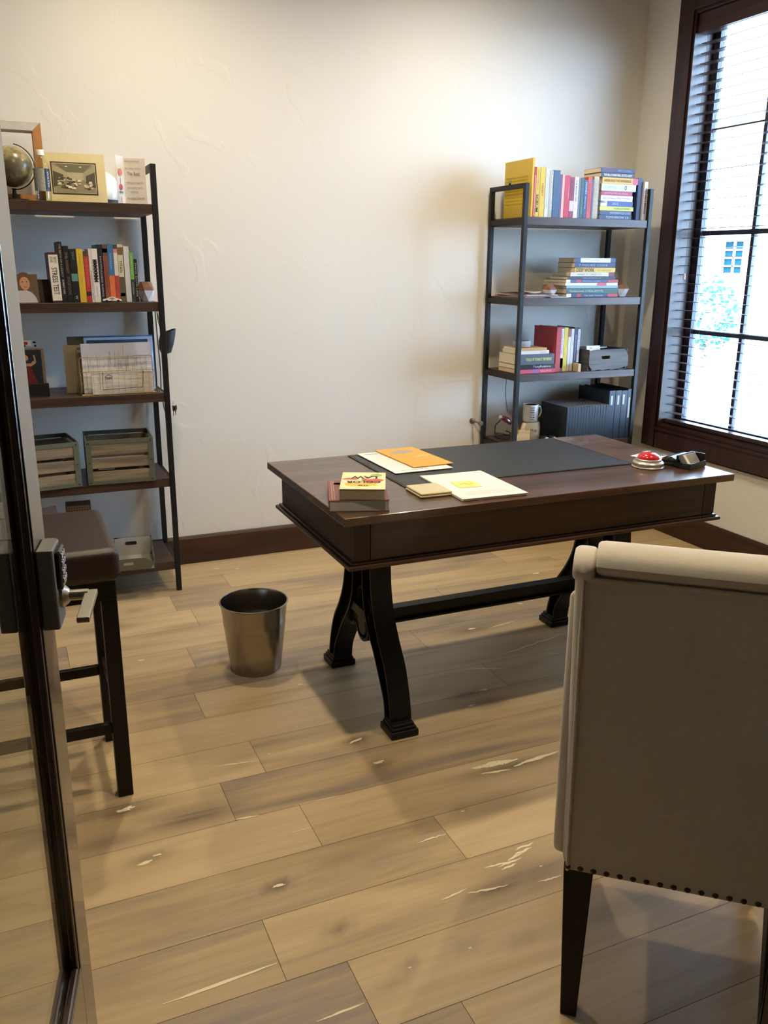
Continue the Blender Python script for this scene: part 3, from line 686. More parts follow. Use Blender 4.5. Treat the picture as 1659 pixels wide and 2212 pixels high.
row([
 (.200, .0355, .192, .24, '#4a1f22', 'maroon book with a tall white spine label in long black capitals, first in its row', dict(bands=[(.04, .955, '#ded6cb')], texts=[('STRESS TEST', .16, .70, .22, .78, '#1b1a1a'), ('TIMOTHY F.\nGEITHNER', .78, .92, .15, .85, '#7b7672')], lean=-1.0, bold=.01, soft=False)),
 (.2370, .0185, .232, .16, '#15161a', 'tall narrow black book with gold pages and small white spine letters', dict(pages='#b8924e', texts=[('THE BIRTH OF A LEGACY', .42, .97, .35, .72, '#b9ab8e'), ('ROBERT IGER', .14, .38, .35, .70, '#d8d5cf')], lean=-1.2)),
 (.2570, .0205, .217, .15, '#131417', 'black book with bronze lettering down its spine', dict(texts=[('PHIL KNIGHT', .52, .88, .3, .75, '#8a6c4c'), ('SHOE DOG', .14, .46, .28, .78, '#8b6247')], lean=-1.0, bold=.01)),
 (.2790, .0245, .206, .15, '#14181b', 'black book with a small teal block and a white crest on its spine', dict(bands=[(.40, .54, '#5a8784')], texts=[('ZERO', .80, .95, .4, .7, '#7f8a8c'), ('W', .06, .13, .3, .7, '#d0d4d4')], lean=-.8)),
 (.3045, .0245, .207, .15, '#d2b13a', 'plain bright yellow book between the black and red ones', dict(texts=[('MADE TO STICK', .3, .9, .35, .6, '#b89a30')], lean=-.6)),
 (.3300, .0185, .198, .15, '#b23a34', 'red book with a slanting black stripe low on its spine', dict(bands=[(.90, .999, '#4a4138'), (.13, .21, '#2b2523')], texts=[('RETRO ECSTASY', .3, .85, .3, .7, '#d9706a')], lean=-.6)),
 (.3495, .0105, .207, .15, '#d9cdcb', 'thin pale pink and white paperback beside a scribbled white book', dict(texts=[('THINKING IN BETS', .06, .60, .3, .7, '#55545c')], lean=-.4)),
 (.3608, .0225, .208, .15, '#ddd8d2', 'white book with black scribbled ink drawing on its spine', dict(texts=[('MMMMMMM', .38, .80, .10, .90, '#1c1c20'), ('WWWWW', .42, .76, .25, .75, '#26262a'), ('CREATIVE', .1, .32, .4, .62, '#b89a94')], lean=-.3, bold=.01)),
 (.3840, .0170, .224, .22, '#1d2029', 'dark navy book with narrow white writing down its spine', dict(texts=[('FACTFULNESS RISING', .1, .8, .4, .72, '#c5c8d4')])),
 (.4035, .0175, .225, .15, '#8a4a38', 'rust brown book with a small portrait at the top of its spine', dict(bands=[(.80, .999, '#5b4b3c'), (.86, .93, '#b5936c')], texts=[('THE OPERATOR', .25, .72, .35, .65, '#5e2f25')])),
 (.4220, .0215, .226, .15, '#3c6f9e', 'blue book with an orange lower half', dict(bands=[(.0, .46, '#cf6a3c')], texts=[('MARGINAL', .56, .85, .35, .6, '#9fc0da')])),
 (.4446, .0155, .208, .15, '#cfc8c2', 'book with a white upper and red lower spine half', dict(bands=[(.0, .50, '#a63d38'), (.93, .999, '#cf7a78')])),
 (.4612, .0200, .226, .15, '#cdc6ac', 'cream book with a sepia photograph and black capitals on its spine', dict(bands=[(.82, .95, '#6d5a3c'), (.0, .44, '#5b5340'), (.10, .16, '#c9c0ae')], texts=[('TITAN', .52, .72, .2, .75, '#25231f')])),
 (.4840, .0210, .219, .15, '#c9c9cd', 'plain light grey book with no visible title', dict(texts=[('o', .06, .09, .4, .6, '#6b7580')], soft=False)),
 (.5062, .0150, .195, .15, '#35383f', 'book with a bright green upper half and dark grey lower half', dict(bands=[(.46, .999, '#6fa75a')], texts=[('DEVOTED', .55, .92, .35, .62, '#b9dba8'), ('ANTHONY', .15, .4, .35, .6, '#d0d3da')])),
 (.5225, .0120, .169, .15, '#1e2022', 'shortest black book with white letters at the end of its row', dict(texts=[('SHOE DOG LESS', .12, .92, .2, .75, '#b0b4b4')])),
], DY, z2, G)

G = 'books standing on the top shelf of the right bookcase'
z1 = SHZ[0]+.0005
row([
 (2.4150, .0130, .226, .16, '#b3242a', 'thin red book with a pale pink stripe beside the big yellow folder', dict(texts=[('I', .02, .84, .45, .72, '#e0a3a8')])),
 (2.4288, .0205, .225, .16, '#cfb348', 'yellow book with large black capitals low on its spine', dict(texts=[('SCRUM', .10, .46, .12, .80, '#1b1a18'), ('JEFF SUTHERLAND', .55, .95, .3, .6, '#a06a2a')], bold=.02)),
 (2.4510, .0285, .225, .16, '#d2b23c', 'deep yellow book with small orange capitals in the middle of its spine', dict(texts=[('HABIT', .42, .68, .35, .72, '#8a5a1c')], bold=.01)),
 (2.4820, .0210, .224, .16, '#cfcfca', 'white book with a fine grey title between yellow and grey books', dict(texts=[('GETTING THINGS DONE', .2, .9, .35, .6, '#6d7686')])),
 (2.5045, .0205, .214, .16, '#a9aba2', 'light grey book with white speckled letters left of the wide blue book', dict(texts=[('PRINCIPLES', .15, .9, .55, .8, '#dfe2de')])),
 (2.5270, .0380, .217, .16, '#3d5878', 'thick slate blue hardback in the middle of the top row', dict(bands=[], soft=False, texts=[('I', .02, .98, .90, .96, '#7d90ac')])),
 (2.5660, .0110, .199, .16, '#57507c', 'narrow purple book squeezed beside the thick slate blue hardback', {}),
 (2.5780, .0145, .199, .16, '#d58a88', 'narrow salmon pink book next to a bright red one', dict(bands=[(.0, .999, '#dca39a')])),
 (2.5935, .0310, .196, .16, '#b83449', 'thick crimson book with a pale edge line', dict(texts=[('COACHING', .45, .8, .7, .85, '#e6a9b0')])),
 (2.6255, .0255, .190, .17, '#8c3352', 'maroon book with a white panel low on its spine', dict(bands=[(.17, .42, '#cdb4ba')], texts=[('THE CHALLENGER', .5, .95, .3, .6, '#4c1c32')])),
 (2.6520, .0235, .191, .16, '#dadade', 'white book with black dots and capitals, between maroon and green', dict(texts=[('THE BRAND GAP', .40, .93, .25, .6, '#25252b'), ('o', .2, .25, .3, .5, '#25252b')], bold=.015)),
 (2.6765, .0115, .187, .16, '#6e6f80', 'narrow mauve grey book left of the dark green one', {}),
 (2.6890, .0200, .188, .16, '#2f5354', 'dark green book with faint light lettering', dict(texts=[('FOUNDER', .1, .5, .4, .65, '#7d9f97')])),
 (2.7100, .0195, .180, .16, '#33477a', 'dark blue paperback with white vertical title left of a red orange book', dict(texts=[('MONEY', .62, .93, .3, .8, '#c7d0e4'), ('THE MAGIC OF BIG', .25, .58, .3, .6, '#c7d0e4')])),
 (2.7305, .0240, .195, .16, '#c04a42', 'red orange paperback with a pale right edge', dict(texts=[('EXTREME OWNERSHIP', .2, .85, .3, .6, '#8f2f2c')])),
 (2.7555, .0100, .185, .16, '#5d517c', 'very thin violet booklet beside the spiral notebook', {}),
], 3.738, z1, G)
# big yellow folder
t = book(.0115, .266, .25, '#cfae2e', (2.4015, 3.735, z1), 'large bright yellow hardcover with printed back cover at the end of the top shelf', None, name='book', rough=.45, soft=False)
F = frame((-.0004, .235, .06), (0, -1, 0), (0, 0, 1))
text('\n'.join(['mmmmmm mmmm mmm mmmmmmm']*9), 'cover_lettering', flat('#a98c22', .7), t, .20, .13, F, .0002)
t2 = MB().box(-.0012, -.0004, .185, .21, .135, .178); t2.build('author_photo', flat('#8c8578', .6), t)
MB().lathe([(.0, 0), (.0075, 0)], (0, 0, 0), 14, M=Matrix.Translation((-.0016, .197, .16)) @ Matrix.Rotation(PI/2, 4, 'Y')).build('author_portrait', flat('#3c332e', .6), t)
# spiral notebook
t = thing('spiral_notebook', 'brown covered spiral bound notebook standing beside the stack of books', 'notebook', (2.7680, 3.738, z1), group=None)
box('cover', flat('#9a7a5c', .6), t, 0, .002, .004, .16, 0, .200, .0005); box('page_block', PAGES, t, .0022, .030, .005, .158, .001, .198); box('cover', flat('#8a7264', .6), t, .0305, .0325, .004, .16, 0, .200, .0005)
m = MB()
for i in range(30):
    z = .006+.0064*i; m.tube([(.0165+.0185*math.cos(a), .004+.009*math.sin(a), z+.0008*math.sin(a/2)) for a in [2*PI*k/12 for k in range(12)]], .0006, 5, closed=True)
m.build('spiral_binding', mat('silver wire', '#9a9aa0', .3, .9), t, smooth=True)

def lying(x0, x1, z0, z1, d, col, y, label, g, yaw=0, **k):
    """book lying flat, spine towards the room"""
    w = z1-z0; h = x1-x0
    o = book(w, h, d, col, (x1, y, z0), label, g, rot=(0, -PI/2, 0), **k)
    if yaw: o.rotation_mode = 'XYZ'; o.matrix_world = Matrix.Translation((x1, y, z0)) @ Matrix.Rotation(math.radians(yaw), 4, 'Z') @ Matrix.Rotation(-PI/2, 4, 'Y')
    return o
def stack(items, base, y, g):
    z = base+.0006
    for (x0, x1, w, d, col, lab, k) in items:
        k = dict(k); dy = k.pop('dy', 0)
        lying(x0, x1, z, z+w, d, col, y+dy, lab, g, **k); z += w+.0004
    return z
G = 'books lying in the tall stack on the top shelf'
stack([
 (2.818, 3.020, .0205, .14, '#24345a', 'navy book at the very bottom of the tall stack on the top shelf', dict(title='TOMORROW 3.0', tcol='#b9c6e2', tz=(.1, .8))),
 (2.822, 3.018, .0205, .14, '#26385e', 'dark blue book second from the bottom of the tall top shelf stack', dict(title='THE ENTREPRENEUR ROLLER COASTER', tcol='#aebbd8', tw=.5, tz=(.05, .7))),
 (2.818, 3.028, .0205, .14, '#c4c251', 'lime yellow book in the tall stack on the top shelf', dict(title='THE MIRACLE MORNING', tcol='#4b4a2a', tz=(.1, .6), tw=.4)),
 (2.820, 3.022, .0245, .14, '#34478a', 'blue book with a pale photographic end in the tall top shelf stack', dict(bands=[(.80, .999, '#c9ccd8')], title='CROSSING THE', tcol='#a9b5dc', tz=(.45, .65), tw=.5)),
 (2.820, 3.018, .0265, .14, '#dcd8de', 'white book with small dark red letters under the crimson one', dict(title='HABITS OF HIGHLY EFFECTIVE PEOPLE', tcol='#8d5a6a', tz=(.08, .95), tw=.3)),
 (2.822, 3.014, .0205, .14, '#a52e4e', 'crimson paperback under the thick pale blue book', dict(title='ENTREPRENEURIAL', tcol='#d9a2b2', tz=(.15, .9), tw=.35)),
 (2.820, 3.034, .0335, .15, '#c9d4de', 'thick pale blue white book with a round black emblem', dict(title='CAPITAL', tcol='#a9b6c4', tz=(.55, .9), tw=.4, texts=[('O', .27, .34, .2, .8, '#1c1f24')], bold=.03)),
 (2.822, 3.044, .0295, .15, '#dca640', 'orange yellow book with a red end and bold brown capitals', dict(bands=[(.0, .15, '#c23f58')], title='NEVER SPLIT THE DIFFERENCE', tcol='#7b4c14', tz=(.2, .95), tw=.4, bold=.02)),
 (2.812, 3.016, .0215, .14, '#1d2440', 'black navy book with bold white capitals near the top of the tall stack', dict(title='THE MILLIONAIRE REAL ESTATE AGENT', tcol='#e2dcd6', tz=(.06, .92), tw=.5, bold=.02)),
 (2.808, 3.018, .0215, .14, '#2b2f55', 'dark blue book topmost of the tall stack on the top shelf', dict(bands=[(.62, .93, '#4a2f55')], title='BEYOND', tcol='#8e97ba', tz=(.1, .5), tw=.4)),
], SHZ[0], 3.748, G)
G = 'books standing on the top shelf of the right bookcase'
book(.028, .203, .17, '#26305c', (3.046, 3.748, z1), 'large dark blue hardback standing right of the tall stack', G, soft=False, texts=[('OOOOO', .6, .95, .3, .5, '#5c6ca0')])
book(.0215, .186, .17, '#c9c4c8', (3.0775, 3.736, z1), 'white paperback with black capitals against the bookcase post', G, texts=[('YOU ARE A MESSAGE', .16, .84, .25, .75, '#3d3a44')], bold=.015)

G = 'books lying in the stack on the second shelf of the right bookcase'
stack([
 (2.662, 2.985, .0170, .20, '#2c3c62', 'blue and red textbook at the very bottom of the second shelf stack', dict(bands=[(.72, .80, '#b33145'), (.0, .2, '#b33145'), (.91, .999, '#e0dee2')], title='Your Guide PreLicense', tcol='#b9c9e6', tz=(.3, .66), tw=.5)),
 (2.660, 2.986, .0265, .20, '#2a5047', 'thick green textbook with white lettering in the second shelf stack', dict(title='Fundamentals of REAL ESTATE', tcol='#c7dad0', tz=(.3, .93), tw=.3)),
 (2.660, 2.984, .0125, .20, '#7d9aa8', 'thin pale teal book above the thick green textbook', {}),
 (2.652, 2.980, .0140, .20, '#d5d3d8', 'thin white book with a red block on its spine', dict(bands=[(.22, .40, '#c23e4e')])),
 (2.655, 2.981, .0150, .20, '#33426e', 'thin blue book with red ends below a black one', dict(bands=[(.0, .2, '#b03247'), (.72, .80, '#b03247'), (.92, .999, '#dcdae0')], title='Real Estate Principles', tcol='#aab8d8', tz=(.35, .68), tw=.4)),
 (2.665, 2.962, .0155, .16, '#252a3a', 'slim black book in the middle of the second shelf stack', dict(title='CRUSHING IT', tcol='#8792a8', tz=(.3, .7), tw=.4)),
 (2.680, 2.953, .0200, .16, '#c9c4be', 'off white book with a maroon end below the bright yellow one', dict(bands=[(.0, .13, '#6d2440')], title='WHAT IT TAKES TO', tcol='#6f6c70', tz=(.3, .85), tw=.5)),
 (2.704, 2.958, .0225, .15, '#d4b04a', 'bright yellow book with bold black capitals, third from the top of its stack', dict(texts=[('DEEP WORK', .52, .96, .1, .88, '#221f1c'), ('CAL NEWPORT', .1, .46, .3, .6, '#a3822c')], bold=.02)),
 (2.702, 2.957, .0245, .15, '#1f2b4c', 'navy book with pale spaced capitals, second from the top of its stack', dict(title='7 FIGURE CODE', tcol='#8d9cbe', tz=(.2, .9), tw=.4)),
 (2.706, 2.956, .0225, .15, '#2c4480', 'blue book with a long white spine label, topmost of the second shelf stack', dict(bands=[(.13, .88, '#c9c9d6')], title='LIVING FEARLESS', tcol='#8a8fa6', tz=(.4, .62), tw=.25)),
], SHZ[1], 3.765, G)

G = 'books lying in the low stack on the third shelf'
stack([
 (2.3785, 2.602, .0205, .19, '#c43a58', 'pink red book at the very bottom of the low stack', dict(bands=[(.45, .62, '#8a5a96')], title='SELLING', tcol='#e9b4c2', tz=(.1, .4), tw=.4, pages='#c2b698')),
 (2.3785, 2.601, .0230, .19, '#15181e', 'glossy black book with white brush lettering in the low stack', dict(title='TonyRobbins', tcol='#c9ccd4', tz=(.12, .6), tw=.6, rough=.25)),
 (2.3785, 2.594, .0530, .19, '#47505f', 'very thick grey blue book with pale yellow capitals', dict(title='TOOLS OF TITANS X TIM FERRISS', tcol='#cfc979', tz=(.08, .80), tw=.28, bold=.03)),
 (2.379, 2.560, .0170, .16, '#d4cfcb', 'small white paperback below the tan book', dict(title='never', tcol='#a5a8b4', tz=(.1, .3), tw=.4)),
 (2.380, 2.545, .0130, .15, '#b8935c', 'small tan paperback on top of the low stack', {}),
], SHZ[2], 3.7385, G)
G = 'books standing on the third shelf of the right bookcase'
row([
 (2.6115, .0300, .226, .21, '#a93a44', 'large red ribbed hardback facing the low stack on the third shelf', dict(soft=False, dy=-.012)),
 (2.6430, .0215, .226, .15, '#6e2330', 'maroon book with a long white spine label on the third shelf', dict(bands=[(.08, .97, '#d6d3de'), (.08, .30, '#2f3358')], title='THE REAL ESTATE TITAN', tcol='#41486c', tz=(.4, .94), tw=.35)),
 (2.6660, .0240, .224, .15, '#ccb938', 'plain yellow book with a small black mark at its foot', dict(texts=[('o', .08, .11, .4, .6, '#2c2a1c')])),
 (2.6915, .0175, .215, .15, '#7c4a3c', 'brown book with a white panel next to the yellow one', dict(bands=[(.0, .82, '#c6c3c4')])),
 (2.7105, .0170, .217, .15, '#c9c8c6', 'white book between the brown and navy books', dict(title='Growth', tcol='#8a8c90', tz=(.6, .9), tw=.3)),
 (2.7290, .0195, .224, .16, '#1f2742', 'navy book with small white capitals on the third shelf', dict(title='REAL ESTATE MARKETING', tcol='#9ba6c2', tz=(.25, .82), tw=.35)),
 (2.7500, .0150, .222, .16, '#24273a', 'black and white striped book beside the grey wooden crate', dict(bands=[(.2, .96, '#c5c7d2')], title='ONE THING', tcol='#2a2d3c', tz=(.4, .9), tw=.5)),
], 3.765, SHZ[2]+.0005, G)
book(.017, .040, .06, '#b7a47c', (2.7320, 3.690+.028, SHZ[2]+.0005), 'tiny tan booklet standing in front of the navy book', None, soft=True)

# ================================================================== SMALL THINGS
def card(name, mat_, label, cat, corners_center, w, d, ang, z, th=.0008, group=None, bow=0):
    t = thing(name, label, cat, (corners_center[0], corners_center[1], z), (0, 0, math.radians(ang)), group)
    n = 8; vs = []; fs = []
    for i in range(n+1):
        x = -w/2+w*i/n
        for y in (-d/2, d/2):
            for zz in (0, th): vs.append((x, y, zz+bow*((2*i/n-1)**2)))
    for i in range(n):
        q = i*4; fs += [(q+1, q+5, q+7, q+3), (q, q+2, q+6, q+4), (q, q+4, q+5, q+1), (q+2, q+3, q+7, q+6)]
    fs += [(0, 1, 3, 2), (4*n, 4*n+2, 4*n+3, 4*n+1)]
    MB().add(vs, fs).build('sheet', mat_, t); return t
def lines(t, m, x0, x1, y0, y1, n, z, name='printed_lines', seed=1, h=.0016):
    r = random.Random(seed); b = MB()
    for i in range(n):
        y = y1-(y1-y0)*i/max(1, n-1); xe = x0+(x1-x0)*r.uniform(.55, 1); b.add([(x0, y, z), (xe, y, z), (xe, y+h, z), (x0, y+h, z)], [(0, 1, 2, 3)])
    return b.build(name, m, t)
ZD = .7622
# desk pad
t = thing('desk_pad', 'large flat black leather desk pad lying in the middle of the desk', 'desk pad', (1.546, 2.596, ZD))
box('pad', mat('black desk pad leather', '#1f2325', .45, bump=.2, bscale=600), t, -.443, .443, -.246, .246, 0, .003, .0012)
m = MB().tube([(-.437, -.240, .0031), (.437, -.240, .0031), (.437, .240, .0031), (-.437, .240, .0031)], .0006, 4, closed=True); m.build('stitching', mat('pad stitching', '#2d3234', .7), t)
zp = ZD+.0042
t = card('folder', mat('grey blue card', '#4a4f5c', .6), 'dark grey folder under the white documents at the far edge of the desk pad', 'folder', (1.262, 2.700), .225, .30, 2, zp, .0012)
t = card('document', PAPER, 'long white printed document under the orange envelope on the desk pad', 'document', (1.248, 2.675), .216, .330, 1, zp+.0016, .0015)
lines(t, GREYINK, -.085, .085, -.10, .12, 16, .0017, seed=3); lines(t, INK, -.075, .09, -.14, -.14, 1, .0017, 'heavy_line', h=.003); lines(t, INK, -.09, .0, .135, .135, 1, .0017, 'letterhead', h=.006)
t = thing('envelope', 'orange yellow envelope with pale worn patch lying on the white documents', 'envelope', (1.300, 2.705, zp+.0045), (0, 0, math.radians(3)))
MB().box(-.078, .078, -.150, .150, 0, .003).build('body', mat('orange envelope paper', '#d99b3c', .55), t, .001)
r = random.Random(9)
MB().prism([(.055*math.cos(a)*r.uniform(.7, 1.1)-.0, .085+.030*math.sin(a)*r.uniform(.6, 1.2)) for a in [2*PI*k/18 for k in range(18)]], .0031, .0034, 'z').build('worn_patch', mat('grey worn patch', '#9c9390', .5), t)
MB().prism([(-.02, -.02), (.07, -.005), (.06, .012), (.02, .004)], .0031, .0034, 'z').build('worn_patch', mat('pale worn patch', '#dcae6a', .5), t)
# loose white sheets with a yellow note
t = card('paper_stack', PAPER, 'loose white printed sheets with a yellow sticky note on top', 'papers', (1.305, 2.288), .218, .310, -2, ZD+.0002, .0065, bow=.0012)
lines(t, GREYINK, -.075, .085, -.125, -.09, 4, .0084, seed=5)
box('top_sheet', PAPER, t, -.104, .112, -.158, .150, .0080, .0082); 
n_ = thing('sticky_note', 'square yellow sticky note on the white printed sheets', 'note', (1.285, 2.287, ZD+.0090), (0, 0, math.radians(-6)))
box('sheet', mat('yellow note paper', '#e3d878', .7), n_, -.038, .038, -.038, .038, 0, .0004); MB().tube([(-.02, .0, .0006), (.0, .012, .0006), (.005, -.01, .0006), (.022, .006, .0006), (.024, -.002, .0006)], .0006, 4).build('handwriting', GREYINK, n_)
# folded cloth
t = thing('folded_cloth', 'small folded cream fleece cloth in front of the desk pad', 'cloth', (1.143, 2.271, ZD+.0004), (0, 0, math.radians(-1)))
CL = mat('cream fleece', '#cbbd95', .95, bump=.8, bscale=400, sheen=.3)
box('lower_fold', CL, t, -.050, .056, -.060, .058, 0, .0065, .003, smooth=True); box('upper_fold', CL, t, -.048, .055, -.058, .057, .0068, .0135, .003, smooth=True)
# two books on the desk corner
def deskbook(label, cx, cy, ang, w, d, th, z, cover, under, pages):
    t = thing('book', label, 'book', (cx, cy, z), (0, 0, math.radians(ang)), None)
    box('cover', cover, t, 0, w, 0, d, th-.0015, th, .0005); box('back_cover', under, t, 0, w, 0, d, 0, .0015, .0005); box('page_block', pages, t, .0008, w-.0025, .0015, d-.0015, .0017, th-.0017)
    box('spine', cover, t, -.0014, -.0001, 0, d, 0, th, .0004); return t
GP = mat('grey page edges', '#b9b6b0', .85, noise=.15, nscale=400)
mr = mat('maroon book cover', '#7a4a48', .55)
t = deskbook('thick book with maroon cover, lower of the two on the desk corner', .792, 2.184, -19, .170, .235, .033, ZD, mr, mr, GP)
m = MB();
for a in (.008, .014): m.box(a, a+.0012, .01, .225, .0331, .0333); 
m.build('cover_border', mat('cream ink', '#cbb9a6', .6), t); MB().lathe([(0, 0), (.012, 0)], (.030, .190, .0333), 20, sx=1.2).build('cover_oval', mat('cream ink', '#cbb9a6', .6), t)
cy_ = mat('pale yellow book cover', '#ddd7a6', .5)
t = deskbook('smaller book with cream cover and bold black capitals, on top of the thick maroon one', .820, 2.177, -24, .128, .200, .032, ZD+.0338, cy_, mr, mat('tan page edges', '#a0937c', .85, noise=.15, nscale=400))
def blob(m, cx, cy, rx, ry, n=14, seed=0):
    q = random.Random(seed); return MB().prism([(cx+rx*math.cos(2*PI*k/n)*q.uniform(.7, 1.15), cy+ry*math.sin(2*PI*k/n)*q.uniform(.7, 1.15)) for k in range(n)], .0321, .0322, 'z').build('cover_patch', m, t)
RD = mat('brick red ink', '#c4513f', .5)
blob(RD, .092, .098, .035, .026, seed=1); blob(RD, .026, .118, .024, .014, seed=2); blob(mat('mustard ink', '#cfb24a', .5), .06, .055, .05, .03, seed=3); blob(mat('olive ink', '#9aa263', .5), .10, .165, .02, .02, seed=4)
text('COLOR', 'cover_lettering', INK, t, .100, .026, frame((.114, .093, .0325), (-1, 0, 0), (0, -1, 0)), .0002, .03)
text('LAW', 'cover_lettering', INK, t, .078, .028, frame((.104, .150, .0325), (-1, 0, 0), (0, -1, 0)), .0002, .03)
text('OF', 'cover_lettering', INK, t, .014, .010, frame((.072, .122, .0325), (-1, 0, 0), (0, -1, 0)), .0002, .03)
text('THE', 'cover_lettering', INK, t, .03, .010, frame((.08, .046, .0325), (-1, 0, 0), (0, -1, 0)), .0002, .02)
# red push button
t = thing('push_button', 'big red dome push button on a round silver base near the desk end', 'button', (2.012, 2.300, ZD))
MB().lathe([(0, 0), (.054, 0), (.056, .003), (.052, .006), (.053, .016), (.050, .020), (.044, .022), (.043, .028), (.040, .030), (0, .030)], n=40).build('base', mat('silver plastic', '#bab7b2', .3, .6), t, smooth=True)
MB().lathe([(.0385, .0285), (.0385, .032), (.034, .041), (.024, .047), (.012, .050), (0, .051)], n=36).build('button_dome', mat('red glossy plastic', '#c21f2c', .2, coat=.5), t, smooth=True)
text('NO', 'button_lettering', mat('white print', '#eeeae6', .5), t, .028, .016, frame((-.016, .002, .0520), (1, 0, 0), (0, 1, 0)), .0002, .03)
# business cards
card('business_card', PAPER, 'white business card lying behind the red push button', 'card', (2.118, 2.452), .089, .051, 20, ZD+.0002, .0006, 'loose business cards')
card('business_card', PAPER, 'white business card half under the black glasses case', 'card', (2.158, 2.392), .089, .051, -18, ZD+.0012, .0006, 'loose business cards', bow=.001)
# glasses case + card box
t = thing('glasses_case', 'black rounded glasses case beside the red push button', 'case', (2.088, 2.285, ZD+.0002), (0, 0, math.radians(18)))
BL = mat('black satin plastic', '#0f1316', .22)
MB().prism([(-.030, 0), (.030, 0), (.032, .010), (.026, .024), (.012, .032), (-.008, .033), (-.024, .026), (-.031, .012)], 0, .115, 'x').build('shell', BL, t, .004, smooth=True)
t = thing('card_holder', 'black desk card holder with a tilted clear box of cards at the desk end', 'card holder', (2.105, 2.195, ZD+.0002), (0, 0, math.radians(18)))
m = MB(); m.box(-.002, .102, 0, .055, 0, .005); m.box(-.002, .102, 0, .004, .005, .022); m.box(-.002, .102, .051, .055, .005, .045); m.box(.097, .102, .004, .051, .005, .045); m.box(-.002, .003, .004, .051, .005, .022)
m.build('tray', BL, t, .0015)
R_ = Matrix.Translation((.050, .0085, .007)) @ Matrix.Rotation(math.radians(-38), 4, 'X')
MB().box(-.040, .043, 0, .020, 0, .050, M=R_).build('card_box', mat('clear grey plastic', '#8d8b88', .15), t, .0015)
MB().box(-.038, -.024, -.0006, 0, .003, .047, M=R_).build('card_box_label', PAPER, t)
# ---- door stop peg on the back wall
t = thing('wall_peg', 'small brushed metal door stop sticking out of the back wall beside the bookcase', 'door stop', (2.313, YW, .612))
MB().lathe([(.016, -.0), (.016, .006), (.006, .009), (.006, .085)], M=Matrix.Rotation(PI/2, 4, 'X'), n=20).build('rod', mat('bronze metal', '#8d8474', .35, .8), t, smooth=True)
MB().lathe([(.011, .085), (.013, .088), (.013, .100), (.010, .104), (0, .104)], M=Matrix.Rotation(PI/2, 4, 'X'), n=20).build('rubber_tip', mat('grey rubber', '#6b655c', .8), t, smooth=True)

# ================================================================== LEFT BOOKCASE THINGS
z1 = SHZ[0]+.0006; z2 = SHZ[1]+.0006; z3 = SHZ[2]+.0006; z4 = SHZ[3]+.0006; z5 = SHZ[4]+.0006
# deep wooden box frame
t = thing('box_frame', 'deep open wooden box frame standing behind the globe, white edged', 'frame', (.080, 3.905, z1), (0, 0, 0))
WF = wood('warm cut wood', '#a8713f', '#c08a52', 'z', 1, .6); GWF = mat('greyed white paint', '#c9c2ba', .7, noise=.15)
w, h, th, dp = .145, .300, .032, .085
m = MB(); m.prism([(-w+th, 0), (w-th, 0), (w-th, th), (-w+th, th)], 0, dp, 'y'); m.prism([(-w, 0), (-w+th, 0), (-w+th, h-th), (-w, h)], 0, dp, 'y'); m.prism([(w-th, 0), (w, 0), (w, h), (w-th, h-th)], 0, dp, 'y')
m.build('wooden_sides', WF, t)
MB().prism([(-w, h+.0003), (-w+th, h-th+.0003), (w-th, h-th+.0003), (w, h+.0003)], 0, dp, 'y').build('painted_top', GWF, t, .001)
# globe
t = thing('globe', 'dark antique globe on a wire stand on the top shelf', 'globe', (.102, 3.815, z1))
def globemat():
    m = bpy.data.materials.new('antique globe print'); m.use_nodes = True; nt = m.node_tree; b = nt.nodes['Principled BSDF']; N = nt.nodes.new
    b.inputs['Roughness'].default_value = .25
    tc = N('ShaderNodeTexCoord'); z = N('ShaderNodeTexNoise'); z.inputs['Scale'].default_value = 11; z.inputs['Detail'].default_value = 6; nt.links.new(tc.outputs['Object'], z.inputs['Vector'])
    rp = N('ShaderNodeValToRGB'); e = rp.color_ramp.elements; e[0].position = .44; e[0].color = (*srgb('#5f5846'), 1); e[1].position = .56; e[1].color = (*srgb('#a59c78'), 1); q = e.new(.48); q.color = (*srgb('#7d7350'), 1)
    nt.links.new(z.outputs['Fac'], rp.inputs[0]); nt.links.new(rp.outputs[0], b.inputs['Base Color']); return m
GR = .075
MB().lathe([(GR*math.sin(PI*i/20), -GR*math.cos(PI*i/20)) for i in range(21)], (0, 0, .045+GR+.005), 36).build('sphere', globemat(), t, smooth=True)
MB().lathe([(.055, 0), (.055, .006), (.010, .012), (.006, .040), (.010, .046)], n=28).build('stand', BLACK, t, smooth=True)
MB().tube([((GR+.008)*math.cos(a), 0, .125+(GR+.008)*math.sin(a)) for a in [(-PI/2)+PI*k/20*.95 for k in range(21)]], .0022, 8).build('meridian_arm', BLACK, t, smooth=True)
